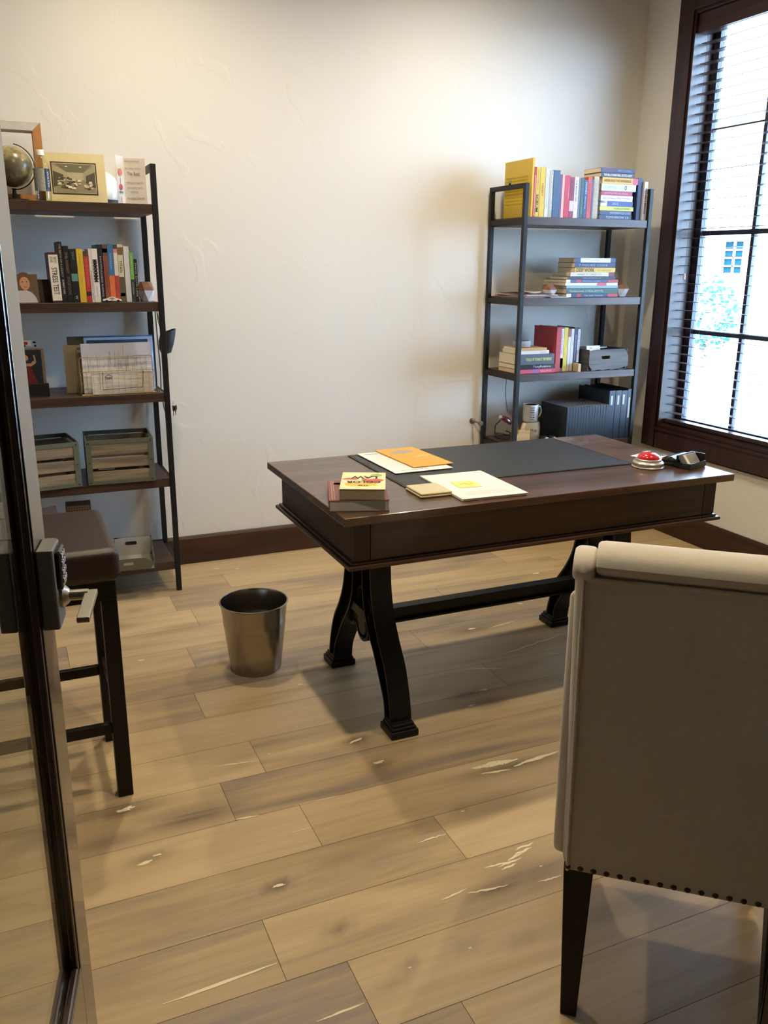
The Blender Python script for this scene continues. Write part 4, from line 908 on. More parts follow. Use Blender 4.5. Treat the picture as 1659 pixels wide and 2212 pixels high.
# bottle
t = thing('water_bottle', 'clear plastic water bottle with white cap and dark label in front of the matted photo', 'bottle', (.205, 3.775, z1))
BT = glass('clear bottle plastic', (.93, .945, .93), 1.6, .04)
MB().lathe([(0, 0), (.027, 0), (.030, .006), (.030, .020), (.0285, .026), (.030, .032), (.030, .118), (.027, .136), (.016, .158), (.0125, .164), (.0125, .176)], n=28).build('bottle_body', BT, t, smooth=True)
MB().lathe([(.0, .001), (.028, .004), (.0285, .060), (.0285, .100), (0, .100)], n=24).build('water', glass('water', (.95, .965, .95), .4), t, smooth=True)
MB().lathe([(.0152, .166), (.0152, .184), (.0140, .186), (0, .186)], n=24).build('cap', mat('white cap', '#e6e2dc', .5), t, smooth=True)
LBm = mat('speckled bottle label', '#9a9c92', .5, noise=.6, nscale=160)
def arcband(r, a0, a1, z0, z1, n=14):
    m = MB(); vs = [(r*math.cos(a0+(a1-a0)*i/n), r*math.sin(a0+(a1-a0)*i/n), z) for i in range(n+1) for z in (z0, z1)]
    m.add(vs, [(2*i, 2*i+2, 2*i+3, 2*i+1) for i in range(n)]); return m
arcband(.0304, -PI*.92, -PI*.38, .036, .118).build('label', LBm, t, smooth=True)
arcband(.0305, -PI*.40, -PI*.08, .036, .118).build('label', mat('navy bottle label', '#23253a', .45), t, smooth=True)
text('WATER', 'label_lettering', mat('pale print', '#aeb6c8', .5), t, .06, .008, frame((.0165, -.0275, .108), (0, 0, -1), (.62, .35, 0)), .0012, .02)
# matted photograph
t = thing('matted_photo', 'old black and white interior photograph in a wide cream mat on the top shelf', 'photograph', (.335, 3.850, z1), (math.radians(-6), 0, 0))
PW, PH = .235, .192
box('mat_board', mat('cream mat board', '#d6c797', .8), t, -PW/2, PW/2, 0, .003, 0, PH, .0005)
def rect(x0, x1, z0, z1, y, m, name):
    return MB().box(x0, x1, y-.0006, y, z0, z1).build(name, m, t)
rect(-.090, .083, .034, .157, -.0001, mat('dark mat border', '#3a2c24', .7), 'inner_border')
rect(-.085, .078, .039, .152, -.0008, mat('print margin', '#cbc1a4', .7), 'print_margin')
ph = lambda h: mat('print tone '+h, h, .6)
def poly(pts, y, m, name='photo_detail'): return MB().prism(pts, y-.0004, y, 'y').build(name, m, t)
poly([(-.083, .150), (.076, .150), (.076, .041), (-.083, .041)], -.0015, ph('#8c8468'), 'photo_ground')
poly([(-.07, .150), (.066, .150), (.030, .118), (-.030, .118)], -.0020, ph('#6f6850')); poly([(-.030, .118), (.030, .118), (.030, .090), (-.030, .090)], -.0020, ph('#b0a888'))
poly([(-.083, .145), (-.030, .118), (-.030, .088), (-.083, .070)], -.0020, ph('#a79e7d')); poly([(.076, .145), (.030, .118), (.030, .088), (.076, .070)], -.0020, ph('#9b9374'))
poly([(-.083, .122), (-.045, .108), (-.045, .075), (-.083, .062)], -.0025, ph('#4c4636')); poly([(.076, .122), (.040, .106), (.040, .080), (.076, .062)], -.0025, ph('#4c4636'))
r = random.Random(5)
for i in range(46):
    x = r.uniform(-.065, .062); z = r.uniform(.052, .098); s = r.uniform(.003, .009); poly([(x-s, z-s*.4), (x+s, z-s*.5), (x+s*.7, z+s*.6), (x-s*.6, z+s*.5)], -.0030-.00001*i, ph(r.choice(['#d8d0b4', '#3c3628', '#c4bb9c', '#55503e', '#e2dac2'])))
for x in (-.032, .022): poly([(x-.005, .141), (x+.005, .141), (x+.004, .137), (x-.004, .137)], -.0030, ph('#e8e0c8'))
# white helmet
t = thing('helmet', 'shiny white helmet peeking out behind the matted photo', 'helmet', (.435, 3.965, z1))
MB().lathe([(.085, .022), (.090, .04), (.086, .075), (.070, .108), (.045, .130), (.020, .140), (0, .142)], n=36).build('shell', mat('glossy white helmet', '#ebeae6', .15, coat=.6), t, smooth=True)
MB().lathe([(.080, 0), (.090, .004), (.088, .020), (.080, .022)], n=36).build('brim_trim', mat('black rubber trim', '#111111', .5), t, smooth=True)
# greeting card
t = thing('greeting_card', 'open white greeting card with a drawing and handwriting beside the bookcase post', 'card', (.518, 3.790, z1))
m = MB(); A = Vector((0, .03)); 
def quadwall(p, q, h, name, m_, th=.0008):
    d = (Vector(q)-Vector(p)).normalized(); n = Vector((-d[1], d[0]))*th
    return MB().add([(p[0], p[1], 0), (q[0], q[1], 0), (q[0]+n[0], q[1]+n[1], 0), (p[0]+n[0], p[1]+n[1], 0), (p[0], p[1], h), (q[0], q[1], h), (q[0]+n[0], q[1]+n[1], h), (p[0]+n[0], p[1]+n[1], h)], [(0, 3, 2, 1), (4, 5, 6, 7), (0, 1, 5, 4), (1, 2, 6, 5), (2, 3, 7, 6), (3, 0, 4, 7)]).build(name, m_, t)
CP = mat('cream card stock', '#dad3cb', .8)
quadwall((-.036, -.026), (0, .020), .182, 'front_flap', CP); quadwall((.0004, .020), (.082, -.002), .176, 'back_flap', CP)
d1 = Vector((.036, .046, 0)).normalized(); F = frame((-.036, -.026, 0), d1, (0, 0, 1))
def fp(x, z, r1, r2, col, n=14):
    pts = [F @ Vector((x+r1*math.cos(2*PI*k/n), z+r2*math.sin(2*PI*k/n), .0012)) for k in range(n)]; MB().add(pts, [tuple(range(n))]).build('card_drawing', mat('card ink '+col, col, .7), t)
fp(.028, .120, .016, .014, '#cf7f7c'); fp(.028, .065, .014, .012, '#b8474c'); fp(.028, .045, .016, .004, '#5e8a72'); fp(.028, .090, .003, .012, '#8c9aa6'); fp(.028, .015, .0015, .014, '#3a3a3a')
d2 = Vector((.082, -.022, 0)).normalized(); F2 = frame((.002, .0185, .012), d2, (0, 0, 1))
for s, x, z, w, h in (('thank you for all you do', .004, .148, .055, .008), ('so very much', .004, .122, .06, .007), ('The Best', .010, .100, .05, .013), ('wishing you a happy day', .004, .068, .068, .008), ('and many more', .008, .048, .06, .008), ('with love', .02, .034, .03, .007), ('xo your friends', .004, .006, .070, .012)):
    text(s, 'handwriting', mat('blue violet ink', '#6a6488', .7), t, w, h, F2 @ Matrix.Translation((x, z, .0004)), .0004)

# second shelf: photographs, gem ornament, toy car
t = thing('photo_print', 'curled photograph of a child in a white shirt leaning at the shelf end', 'photograph', (.098, 3.775, z2), (math.radians(-10), 0, math.radians(4)))
box('print', mat('dim photo background', '#5a4636', .5), t, -.085, .055, 0, .001, 0, .11, .0003)
def pp(pts, y, col, name): return MB().prism(pts, -y-.0003, -y, 'y').build(name, mat('photo '+col, col, .6), t)
ell = lambda cx, cz, a, b, n=18: [(cx+a*math.cos(2*PI*k/n), cz+b*math.sin(2*PI*k/n)) for k in range(n)]
pp([(-.045, 0), (.048, 0), (.042, .022), (.028, .040), (.010, .048), (-.020, .046), (-.040, .030)], .0004, '#b9b4c2', 'pictured_shirt')
pp(ell(.004, .092, .026, .026), .0006, '#5c3c26', 'pictured_hair'); pp(ell(.006, .074, .019, .026), .0010, '#b98a70', 'pictured_face'); pp(ell(-.002, .080, .003, .002), .0014, '#3a2a22', 'pictured_eye'); pp(ell(.014, .080, .003, .002), .0014, '#3a2a22', 'pictured_eye'); pp(ell(.007, .060, .006, .0015), .0014, '#8f4f48', 'pictured_mouth')
t = thing('photo_print', 'tall narrow dark brown photograph leaning behind the picture of the child', 'photograph', (.075, 3.83, z2+.010), (math.radians(-6), math.radians(-10), 0))
box('print', wood('dark photo', '#3d1f18', '#6b4a35', 'z', 1.5, .5), t, -.05, .02, 0, .001, 0, .235, .0003)
t = thing('picture_board', 'dark blurred landscape photograph lying behind the books end', 'photograph', (.172, 3.86, z2), (math.radians(-8), 0, 0))
box('print', mat('olive brown photo', '#5c5440', .55, noise=.5, nscale=18), t, -.065, .075, 0, .001, 0, .088, .0003)
def gem(label, x, y, z, w, wh, ww, rz=0, lean=0):
    t = thing('gem_ornament', label, 'ornament', (x, y, z), (0, 0, math.radians(rz)), 'faceted wood and white gem ornaments')
    a, b, c = w/2, w/2*.55, w/2*.62; n = 6
    def ring(r, z, o=0): return [Vector((r*math.cos(2*PI*(k+o)/n), r*math.sin(2*PI*(k+o)/n), z)) for k in range(n)]
    R0, R1, R2 = ring(c, 0, .5), ring(a, ww), ring(c*1.05, wh, .5)
    m = MB(); m.add(R0+R1, [tuple(range(n))[::-1]]+[(k, (k+1) % n, n+(k+1) % n) for k in range(n)]+[(k, n+(k+1) % n, n+k) for k in range(n)]+[tuple(range(n, 2*n))]); m.build('white_base', mat('white ceramic', '#d5d5d8', .3), t)
    R1b = [v+Vector((0, 0, .0004)) for v in R1]
    m = MB(); m.add(R1b+R2, [tuple(range(n))[::-1]]+[(k, (k+1) % n, n+k) for k in range(n)]+[((k+1) % n, n+(k+1) % n, n+k) for k in range(n)]+[tuple(range(n, 2*n))]); m.build('wooden_top', wood('gem walnut', '#5e3b2c', '#805640', 'x', 2, .5), t)
gem('faceted white gem ornament with wooden top at the end of the left bookcase row', .572, 3.80, z2, .074, .078, .044, 12)
gem('faceted white gem ornament with wooden top left of the lying stack, half hidden by papers', 2.600, 3.83, z2, .085, .062, .036, 5)
gem('faceted white gem ornament with wooden top right of the lying stack of textbooks', 3.030, 3.80, z2, .088, .064, .040, 20)
def toycar():
    t = thing('toy_car', 'tiny white toy sports car parked in front of the books', 'toy car', (.4245, 3.7285, z2), (0, 0, 0))
    prof = [(-.037, .005), (-.036, .0105), (-.030, .0135), (-.018, .0150), (-.008, .0200), (.006, .0205), (.017, .0155), (.030, .0125), (.037, .009), (.037, .005)]
    MB().prism(prof, -.009, .009, 'y').build('body', mat('white toy paint', '#d9d2cc', .25), t, .0015, smooth=True)
    MB().prism([(-.015, .0155), (-.007, .0190), (.005, .0194), (.013, .0158)], -.0093, .0093, 'y').build('windows', mat('toy glass', '#222226', .1), t)
    for x in (-.022, .023):
        for y in (-.0092, .0092): MB().lathe([(0, -.002), (.0052, -.002), (.0052, .002), (0, .002)], M=Matrix.Translation((x, y, .0054)) @ Matrix.Rotation(PI/2, 4, 'X'), n=16).build('wheel', mat('black tyre', '#131313', .7), t)
    text('31', 'door_number', INK, t, .008, .005, frame((-.005, -.0096, .007), (1, 0, 0), (0, 0, 1)), .0002, .03)
toycar()

# third shelf: art block, toy truck, holder, wire file rack
t = thing('art_block', 'wooden block painted with a dancer in a red dress on dark blue', 'artwork', (.105, 3.824, z3+.0135), (math.radians(-7), 0, math.radians(-4)))
box('block', wood('pale block wood', '#7a654c', '#97805f', 'z', 1, .6), t, -.065, .043, .0008, .026, 0, .178, .001)
box('painted_face', mat('night blue paint', '#1f2b3f', .5), t, -.063, .032, 0, .0006, .002, .172)
def dp_(pts, col, name, y=.0003): return MB().prism(pts, -y-.0004, -y, 'y').build(name, mat('art '+col, col, .6), t)
dp_([(-.040, .112), (-.012, .112), (-.006, .086), (.014, .030), (-.055, .030), (-.048, .086)], '#7c2228', 'painted_dress')
dp_(ell(-.026, .140, .008, .011), '#d9a78c', 'painted_face_shape'); dp_(ell(-.020, .145, .009, .010), '#1a1614', 'painted_hair', .0001)
dp_([(-.044, .118), (-.008, .118), (-.004, .126), (.004, .128), (.001, .150), (.007, .150), (.011, .122), (.004, .114), (-.010, .106), (-.044, .108)], '#cf9c80', 'painted_arms', .0005)
dp_([(-.063, .100), (-.044, .108), (-.044, .116), (-.063, .108)], '#cf9c80', 'painted_arm', .0006)
t = thing('picture_easel', 'small black tabletop easel holding the dancer painting', 'easel', (.105, 3.765, z3))
m = MB(); m.box(-.068, .050, .012, .050, 0, .012); m.box(-.068, .050, .012, .017, .012, .055); m.build('tray', BLACK, t, .002)
MB().box(-.010, .0, .118, .122, 0, .14).box(-.010, 0, .0505, .118, 0, .003).build('rear_support', BLACK, t)
t = thing('toy_truck', 'tiny white and blue toy truck on top of the dancer painting', 'toy truck', (.112, 3.862, z3+.1955), (0, 0, 0))
m = MB(); m.box(-.045, -.006, -.010, .010, .005, .027); m.build('cargo_box', mat('white toy paint', '#d9d2cc', .25), t, .001)
MB().prism([(-.0055, .005), (.016, .005), (.016, .014), (.010, .024), (-.0055, .025)], -.009, .009, 'y').build('cab', mat('pale blue toy paint', '#9db7c8', .3), t, .001)
MB().prism([(.000, .015), (.0135, .015), (.009, .0225), (.000, .0225)], -.0093, .0093, 'y').build('cab_window', mat('toy glass', '#222226', .1), t)
box('side_stripe', mat('red toy paint', '#a3323a', .4), t, -.036, -.020, -.0105, -.0100, .010, .021)
for x in (-.034, .008):
    for y in (-.0085, .0085): MB().lathe([(0, -.0018), (.005, -.0018), (.005, .0018), (0, .0018)], M=Matrix.Translation((x, y, .005)) @ Matrix.Rotation(PI/2, 4, 'X'), n=14).build('wheel', mat('black tyre', '#131313', .7), t)
# wire rack
t = thing('wire_file_rack', 'brass wire desk file rack on the third shelf', 'file rack', (.428, 3.745, z3), (0, 0, math.radians(1.5)))
def wirepanel(y, x0, x1, h, lean, rows, cols, r=.0011, frame_r=.0018, notch=False):
    m = MB(); P_ = lambda x, z: (x, y+lean*z, z)
    m.tube([P_(x0, .002), P_(x0, h-.012), P_(x0+.004, h-.003), P_(x0+.012, h), P_(x1-.012, h), P_(x1-.004, h-.003), P_(x1, h-.012), P_(x1, .002)], frame_r, 6, closed=True)
    for i in range(1, cols):
        x = x0+(x1-x0)*i/cols; m.tube([P_(x, .002), P_(x, h)], r*.42, 4)
    for j in range(1, rows):
        z = h*j/rows; m.tube([P_(x0, z), P_(x1, z)], r*.42, 4)
    return m
wirepanel(0, -.150, .150, .098, 0, 4, 12).build('front_grid', BRASS, t, smooth=True)
wirepanel(.018, -.150, .146, .155, 0, 6, 12).build('middle_grid', BRASS, t, smooth=True)
wirepanel(.085, -.150, .148, .190, 0, 6, 12).build('rear_grid', BRASS, t, smooth=True)
m = MB()
for x in (-.15, -.075, 0, .075, .15): m.tube([(x, 0, .002), (x, .085, .002)], .0012, 5)
for z in (.03, .06): 
    for x in (-.15, .15): m.tube([(x, 0, z), (x, .085, z)], .0010, 5)
m.build('base_wires', BRASS, t, smooth=True)
MB().tube([(-.062, -.0015, .094), (-.066, -.0015, .022), (.096, -.0015, .026), (.102, -.0015, .094)], .0014, 6).build('label_frame', mat('dark wire', '#3b342a', .5, .5), t, smooth=True)
tp = thing('document', 'white printed form with dense ruled columns standing in the wire rack', 'document', (.430, 3.7685, z3+.004), (math.radians(-2.5), 0, math.radians(1)))
box('sheet', mat('off white form paper', '#d9d6da', .8), tp, -.140, .142, 0, .012, 0, .205, .0005)
r = random.Random(12); m = MB(); m2 = MB()
for i in range(26):
    x = r.uniform(-.125, .12); z0_ = r.uniform(.075, .12); z1_ = z0_+r.uniform(.03, .075); w_ = r.choice([.0008, .0012, .004, .007]); (m if w_ < .003 else m2).add([(x, -.0004, z0_), (x+w_, -.0004, z0_), (x+w_, -.0004, min(.2, z1_)), (x, -.0004, min(.2, z1_))], [(0, 1, 2, 3)])
for i in range(9): m.add([(-.1+.02*i, -.0004, .11), (-.1+.02*i+.012, -.0004, .11), (-.1+.02*i+.012, -.0004, .111), (-.1+.02*i, -.0004, .111)], [(0, 1, 2, 3)])
m.build('printed_lines', GREYINK, tp); m2.build('printed_blocks', mat('pale grey ink', '#b4b3b8', .8), tp)
tp = thing('envelope', 'white window envelope with a house logo at the front of the wire rack', 'envelope', (.440, 3.7478, z3+.004), (0, 0, math.radians(1.5)))
box('body', mat('warm white envelope paper', '#d6cfc4', .8), tp, -.12, .125, 0, .003, 0, .088, .0005)
m = MB().prism([(-.068, .070), (-.052, .080), (-.036, .070), (-.040, .070), (-.052, .0775), (-.064, .070)], -.0006, -.0002, 'y'); m.build('house_logo', INK, tp)
text('TRPV', 'logo_lettering', INK, tp, .030, .010, frame((-.067, -.0005, .058), (1, 0, 0), (0, 0, 1)), .0002, .02)
for i, (x, z, w_) in enumerate(((-.01, .074, .08), (-.067, .050, .035), (-.067, .045, .028), (-.067, .030, .13), (-.067, .025, .13), (.02, .056, .06))): 
    MB().add([(x, -.0004, z), (x+w_, -.0004, z), (x+w_, -.0004, z+.0014), (x, -.0004, z+.0014)], [(0, 1, 2, 3)]).build('printed_line', GREYINK, tp)
tp = thing('file_folder', 'blue file folder in the back of the wire rack', 'folder', (.445, 3.848, z3+.0005), (math.radians(-2), 0, 0))
box('cover', mat('blue folder', '#3f78b8', .5), tp, -.135, .150, 0, .003, 0, .232, .004); box('inner_sheets', mat('pale blue sheets', '#a7bfe0', .6), tp, -.135, .146, -.005, -.0002, 0, .226, .002)
tp = thing('file_folder', 'dark navy folder standing just behind the printed form', 'folder', (.448, 3.802, z3+.004), (math.radians(-2), 0, 0))
box('cover', mat('navy folder', '#26446f', .5), tp, -.130, .118, 0, .003, 0, .216, .004)
tp = thing('file_folder', 'tan manila folder sticking out at the left of the wire rack', 'folder', (.33, 3.8345, z3+.0005), (0, 0, math.radians(1)))
box('cover', mat('tan manila', '#a89a80', .7), tp, -.105, .150, 0, .002, 0, .200, .001)
tp = thing('magazine_box', 'dark grey backed magazine behind the tan folder', 'magazine', (.36, 3.858, z3+.0005), (math.radians(-1), 0, 0))
box('cover', mat('grey magazine', '#5a5754', .5, noise=.4, nscale=20), tp, -.115, .06, 0, .004, 0, .232, .002)
# white board leaning on wall behind
# fourth shelf: two slatted crates
def crate(label, loc, rz, w=.275, d=.235, h=.19):
    t = thing('wooden_crate', label, 'crate', loc, (0, 0, math.radians(rz)), 'weathered wooden crates with metal edges')
    f = .022; e = .0015; ht = .001
    for k in range(3):
        z0_ = .012+k*(h-.018)/3; z1_ = z0_+(h-.018)/3-.014
        box('slat', CRATEW, t, .002, w-.002, .0015, .0105, z0_, z1_, .001); box('slat', CRATEW, t, .002, w-.002, d-.0105, d-.0015, z0_, z1_, .001)
        sy = wood('weathered side slats', '#6e604c', '#998a70', 'y', 1.4, .7)
        box('slat', sy, t, .0015, .0105, .0107, d-.0107, z0_, z1_, .001); box('slat', sy, t, w-.0105, w-.0015, .0107, d-.0107, z0_, z1_, .001)
    box('bottom_board', CRATEW, t, .011, w-.011, .011, d-.011, .004, .011)
    m = MB()
    for x in (0, w-f):
        for y in (-.0008, d-.0004): m.box(x, x+f, y, y+.0012, 0, h)
    for x in (-.0008, w-.0004):
        for y in (0, d-f): m.box(x, x+.0012, y, y+f, 0, h)
    for z in (0, h-.018):
        for y in (-.0010, d-.0002): m.box(0, w, y, y+.0012, z, z+.016)
        for x in (-.0010, w-.0002): m.box(x, x+.0012, 0, d, z, z+.016)
    m.box(-.001, w+.001, -.001, .004, h-.002, h); m.box(-.001, w+.001, d-.004, d+.001, h-.002, h); m.box(-.001, .004, .004, d-.004, h-.002, h); m.box(w-.004, w+.001, .004, d-.004, h-.002, h)
    m.build('metal_edging', CRATEM, t, .0004)
    for x in (f/2, w-f/2):
        for z in (.010, h/2, h-.012):
            MB().lathe([(.0035, 0), (.003, .0012), (0, .0018)], M=Matrix.Translation((x, -.0012, z)) @ Matrix.Rotation(PI/2, 4, 'X'), n=10).build('rivet', mat('dark rivet', '#34352f', .5, .5), t)
    return t
crate('open slatted crate with green grey metal edges, nearer the bookcase post', (.268, 3.712, z4), -3)
crate('slatted crate holding dark papers, half hidden behind the door stile', (-.030, 3.672, z4), 8, w=.275)
for x0, y0, rz, lab in ((.30, 3.79, -3, 'dark folded papers inside the crate near the bookcase post'), (.02, 3.77, 8, 'dark grey folder resting on top inside the half hidden crate')):
    t = thing('paper_bundle', lab, 'papers', (x0, y0, z4+(.02 if x0 > .2 else .158)), (0, 0, math.radians(rz)))
    box('sheets', mat('dark grey papers', '#2d3034' if x0 > .2 else '#4a4f50', .6), t, 0, .19, 0, .11, 0, .05 if x0 > .2 else .012, .002)
t = thing('paper_strip', 'white label strip showing through the gap of the open crate', 'label', (.315, 3.7290, z4+.058), (0, 0, math.radians(-3)))
box('strip', PAPER, t, 0, .065, 0, .002, 0, .014); text('Classmates', 'strip_lettering', INK, t, .05, .007, frame((.008, -.0003, .004), (1, 0, 0), (0, 0, 1)), .0002)
# bottom shelf: archive tray, lattice box
t = thing('storage_tray', 'low grey archive tray with white lining and oval hand holes', 'tray', (.345, 3.672, z5), (0, 0, math.radians(-6)))
GT = mat('olive grey board', '#5f5e52', .6); WI = mat('white tray lining', '#c3bfba', .6)
w, d, hf, hb = .165, .205, .052, .088
def wall_hole(x0, x1, z0, z1, y, th, cx_, cz_, a, b, m_, name):
    n = 20; inn = []; out = []
    for k in range(n):
        an = 2*PI*k/n; c, s = math.cos(an), math.sin(an); 
        ix = cx_+max(-1, min(1, c*1.6))*a if False else cx_+(a-b)*(1 if c > 0 else -1)*(1 if abs(c) > .05 else 0)+b*c; iz = cz_+b*s
        sc = min(((x1-cx_) if c > 0 else (cx_-x0))/max(abs(c), 1e-6), ((z1-cz_) if s > 0 else (cz_-z0))/max(abs(s), 1e-6)); inn.append((ix, iz)); out.append((cx_+c*sc, cz_+s*sc))
    mb = MB(); vs = []
    for yy in (y, y+th):
        vs += [(p[0], yy, p[1]) for p in inn]+[(p[0], yy, p[1]) for p in out]
    fs = []
    for k in range(n):
        j = (k+1) % n; fs += [(k, j, n+j, n+k), (2*n+k, 3*n+k, 3*n+j, 2*n+j), (k, 2*n+k, 2*n+j, j)]
    mb.add(vs, fs)
    for (xx, zz) in ((x0, z0), (x1, z0), (x1, z1), (x0, z1)):
        pass
    mb.box(x0, x1, y, y+th, z0-.0001, z0+.0006); 
    return mb.build(name, m_, t)
wall_hole(0, w, 0, hf, 0, .003, .055, .030, .022, .0075, GT, 'front_wall'); wall_hole(0, w, 0, hb, d-.003, .003, w/2-.01, .060, .026, .009, WI, 'back_wall')
m = MB().prism([(.003, 0), (d-.003, 0), (d-.003, hb), (.003, hf)], 0, .003, 'x').prism([(.003, 0), (d-.003, 0), (d-.003, hb), (.003, hf)], w-.003, w, 'x'); m.build('side_walls', GT, t)
box('floor_panel', WI, t, .0035, w-.0035, .0035, d-.0035, .0005, .003); box('front_lining', WI, t, .02, .09, .0040, .0050, .014, .045)
box('rear_edge', mat('black edge tape', '#23241f', .6), t, 0, w, d+.0001, d+.001, 0, hb+.001)
t = thing('lattice_box', 'brown card box with a pale lattice print behind the stool seat', 'box', (.175, 3.87, z5), (0, 0, math.radians(-4)))
box('body', mat('grey brown card', '#6b5b50', .7), t, 0, .105, 0, .08, 0, .262, .002); m = MB()
for k in range(9):
    x = .008+.011*k; m.box(x, x+.0012, -.0006, -.0001, .20, .258)
for k in range(6): m.box(.006, .100, -.0006, -.0001, .200+.011*k, .2012+.011*k)
m.build('lattice_print', mat('cream print', '#c0ae96', .7), t)
t = thing('leaning_envelope', 'pale grey envelope leaning beside the lattice box on the bottom shelf', 'envelope', (.13, 3.845, z5+.006), (math.radians(-6), math.radians(-6), 0))
box('body', mat('pale grey envelope', '#a7a6a8', .7), t, -.05, .035, 0, .003, 0, .262, .001); MB().tube([(-.048, -.0006, .26), (-.008, -.0006, .19), (.033, -.0006, .26)], .0007, 4).build('flap_line', GREYINK, t)
# hanging pouch & keys at bookcase side
t = thing('hanging_pouch', 'small black mesh pouch hanging by a strap from the bookcase side', 'pouch', (.658, 3.89, 1.045))
m = MB(); vs = []; n = 20
for i, (rr, z, ox) in enumerate(((.006, 0, -.006), (.024, .008, -.004), (.034, .035, 0), (.038, .070, .004), (.036, .098, .010), (.033, .098, .010), (.034, .070, .004), (.030, .035, 0), (.0, .012, -.004))):
    vs += [(ox+rr*.95*math.cos(2*PI*k/n), rr*math.sin(2*PI*k/n)*1.0, z+.012*math.cos(2*PI*k/n)*(i > 1)) for k in range(n)]
m.add(vs, [(i*n+k, i*n+(k+1) % n, (i+1)*n+(k+1) % n, (i+1)*n+k) for i in range(8) for k in range(n)]); m.build('pouch_body', mat('black mesh fabric', '#1c2028', .5, bump=1, bscale=160, noise=.5, nscale=90), t, smooth=True)
MB().tube([(-.020, -.014, .092), (-.026, -.010, .140), (-.034, -.002, .196), (-.030, .006, .150), (-.016, .030, .098)], .0018, 6).build('strap', BLACK, t, smooth=True)
t = thing('key_bunch', 'small bunch of dark keys hanging from the bookcase post', 'keys', (.6375, 3.705, .80))
MB().tube([(.010*math.cos(2*PI*k/16)*.3, .010*math.sin(2*PI*k/16), .052+.010*math.cos(2*PI*k/16)) for k in range(16)], .0011, 5, closed=True).build('key_ring', NICKEL, t, smooth=True)
for i, (a, s, c) in enumerate(((.2, 1, '#1b1b1d'), (-.35, .9, '#26262a'), (.5, .8, '#34302c'))):
    Mk = Matrix.Translation((.002+.006*i, 0, .044)) @ Matrix.Rotation(a, 4, 'X')
    MB().box(-.0025, .0025, -.009*s, .009*s, -.022*s, 0, M=Mk).box(-.001, .001, -.003, .003, -.045*s, -.022*s, M=Mk).build('key', mat('key '+c, c, .4, .3), t, .001)
t = thing('black_cable', 'black cable running down behind the left bookcase post', 'cable', (0, 0, 0))
MB().tube([(.6445, 4.055, 1.235), (.647, 4.05, 1.10), (.652, 4.052, .96), (.648, 4.055, .86), (.655, 4.05, .79), (.664, 4.045, .74)], .0028, 6).build('cord', mat('black cable', '#141414', .5), t, smooth=True)

# ================================================================== RIGHT BOOKCASE THINGS
# magazines
r = random.Random(3); z = z2
for i, (lab, col, w, d, rz, x, y) in enumerate([
  ('red and brown magazine at the bottom of the loose pile by the bookcase post', '#8a5a50', .215, .27, 3, 2.495, 3.875),
  ('grey magazine lower in the loose pile by the bookcase post', '#7c7a80', .21, .27, -4, 2.498, 3.870),
  ('pink brown magazine in the middle of the loose pile', '#b08a80', .20, .26, 6, 2.492, 3.878),
  ('dark curled magazine topmost of the loose pile', '#4a4648', .18, .25, -10, 2.492, 3.880)]):
    t = card('magazine', mat('magazine '+col, col, .35, noise=.35, nscale=14), lab, 'magazine', (x, y), w, d, rz, z, .0042, 'loose pile of magazines', bow=.0); z += .0050
t = card('document', mat('blue grey sheets', '#a3a9b4', .5), 'glossy pale blue sheets spread flat at the front edge of the shelf', 'document', (2.595, 3.752), .105, .07, -4, z2, .0030)
t = card('letter_sheet', PAPER, 'folded white sheet propped on top of the magazine pile', 'paper', (2.475, 3.87), .12, .14, 20, z+.0002, .001, bow=.006)
# smart speaker
t = thing('smart_speaker', 'small round grey speaker with black top on the low stack of books', 'speaker', (2.436, 3.805, SHZ[2]+.0006+.0205+.023+.053+.017+.013+.0022))
MB().lathe([(.038, 0), (.0435, .003), (.045, .010), (.045, .024), (.042, .031), (.0385, .033)], n=36).build('body', mat('light grey fabric', '#8d929c', .9, bump=.5, bscale=900), t, smooth=True)
MB().lathe([(.0385, .0325), (.036, .0345), (.028, .0342), (0, .034)], n=36).build('top', mat('black glossy top', '#17141a', .25), t, smooth=True)
# grey wooden crate
t = thing('letter_crate', 'small grey wooden box with a hand hole full of cards', 'crate', (2.800, 3.722, z3), (0, 0, math.radians(2)))
GC = wood('grey washed wood', '#4c4a4a', '#6b6765', 'x', 1.3, .7); w, d, h = .262, .20, .108
wall_hole(0, w, .004, h, 0, .009, w*.42, h*.62, .030, .009, GC, 'front_board'); box('back_board', GC, t, 0, w, d-.009, d, .004, h, .001)
gy = wood('grey washed side wood', '#3f4048', '#575861', 'y', 1.3, .7)
box('side_board', gy, t, 0, .009, .0092, d-.0092, .004, h, .001); box('side_board', gy, t, w-.009, w, .0092, d-.0092, .004, h, .001); box('floor_board', GC, t, .0002, w-.0002, .0095, d-.0095, .0005, .0038)
for k in range(4): box('foot_block', GC, t, .02+.06*k, .05+.06*k, .0005, .009, 0, .0036)
t = thing('note_card', 'white cards standing up out of the grey letter crate', 'card', (2.838, 3.765, z3+.055), (math.radians(-14), 0, math.radians(3)))
box('card', PAPER, t, -.015, .075, 0, .004, 0, .072, .0005); text('o o', 'card_print', GREYINK, t, .014, .003, frame((.022, -.0004, .045), (1, 0, 0), (0, 0, 1)), .0002)
t = thing('note_card', 'white card lying inside the hand hole of the grey letter crate', 'card', (2.872, 3.738, z3+.040), (math.radians(-30), 0, 0)); box('card', PAPER, t, -.03, .03, 0, .003, 0, .04)
t = thing('pen', 'white pen lying across the top of the grey letter crate', 'pen', (2.93, 3.80, z3+.112), (0, 0, math.radians(12)))
MB().tube([(-.055, 0, 0), (.045, 0, 0)], .0035, 8).build('barrel', mat('white pen plastic', '#c9ccd6', .3), t, smooth=True); MB().tube([(-.085, 0, 0), (-.056, 0, 0)], .004, 8).build('cap', mat('dark pen cap', '#4a2a38', .3), t, smooth=True)
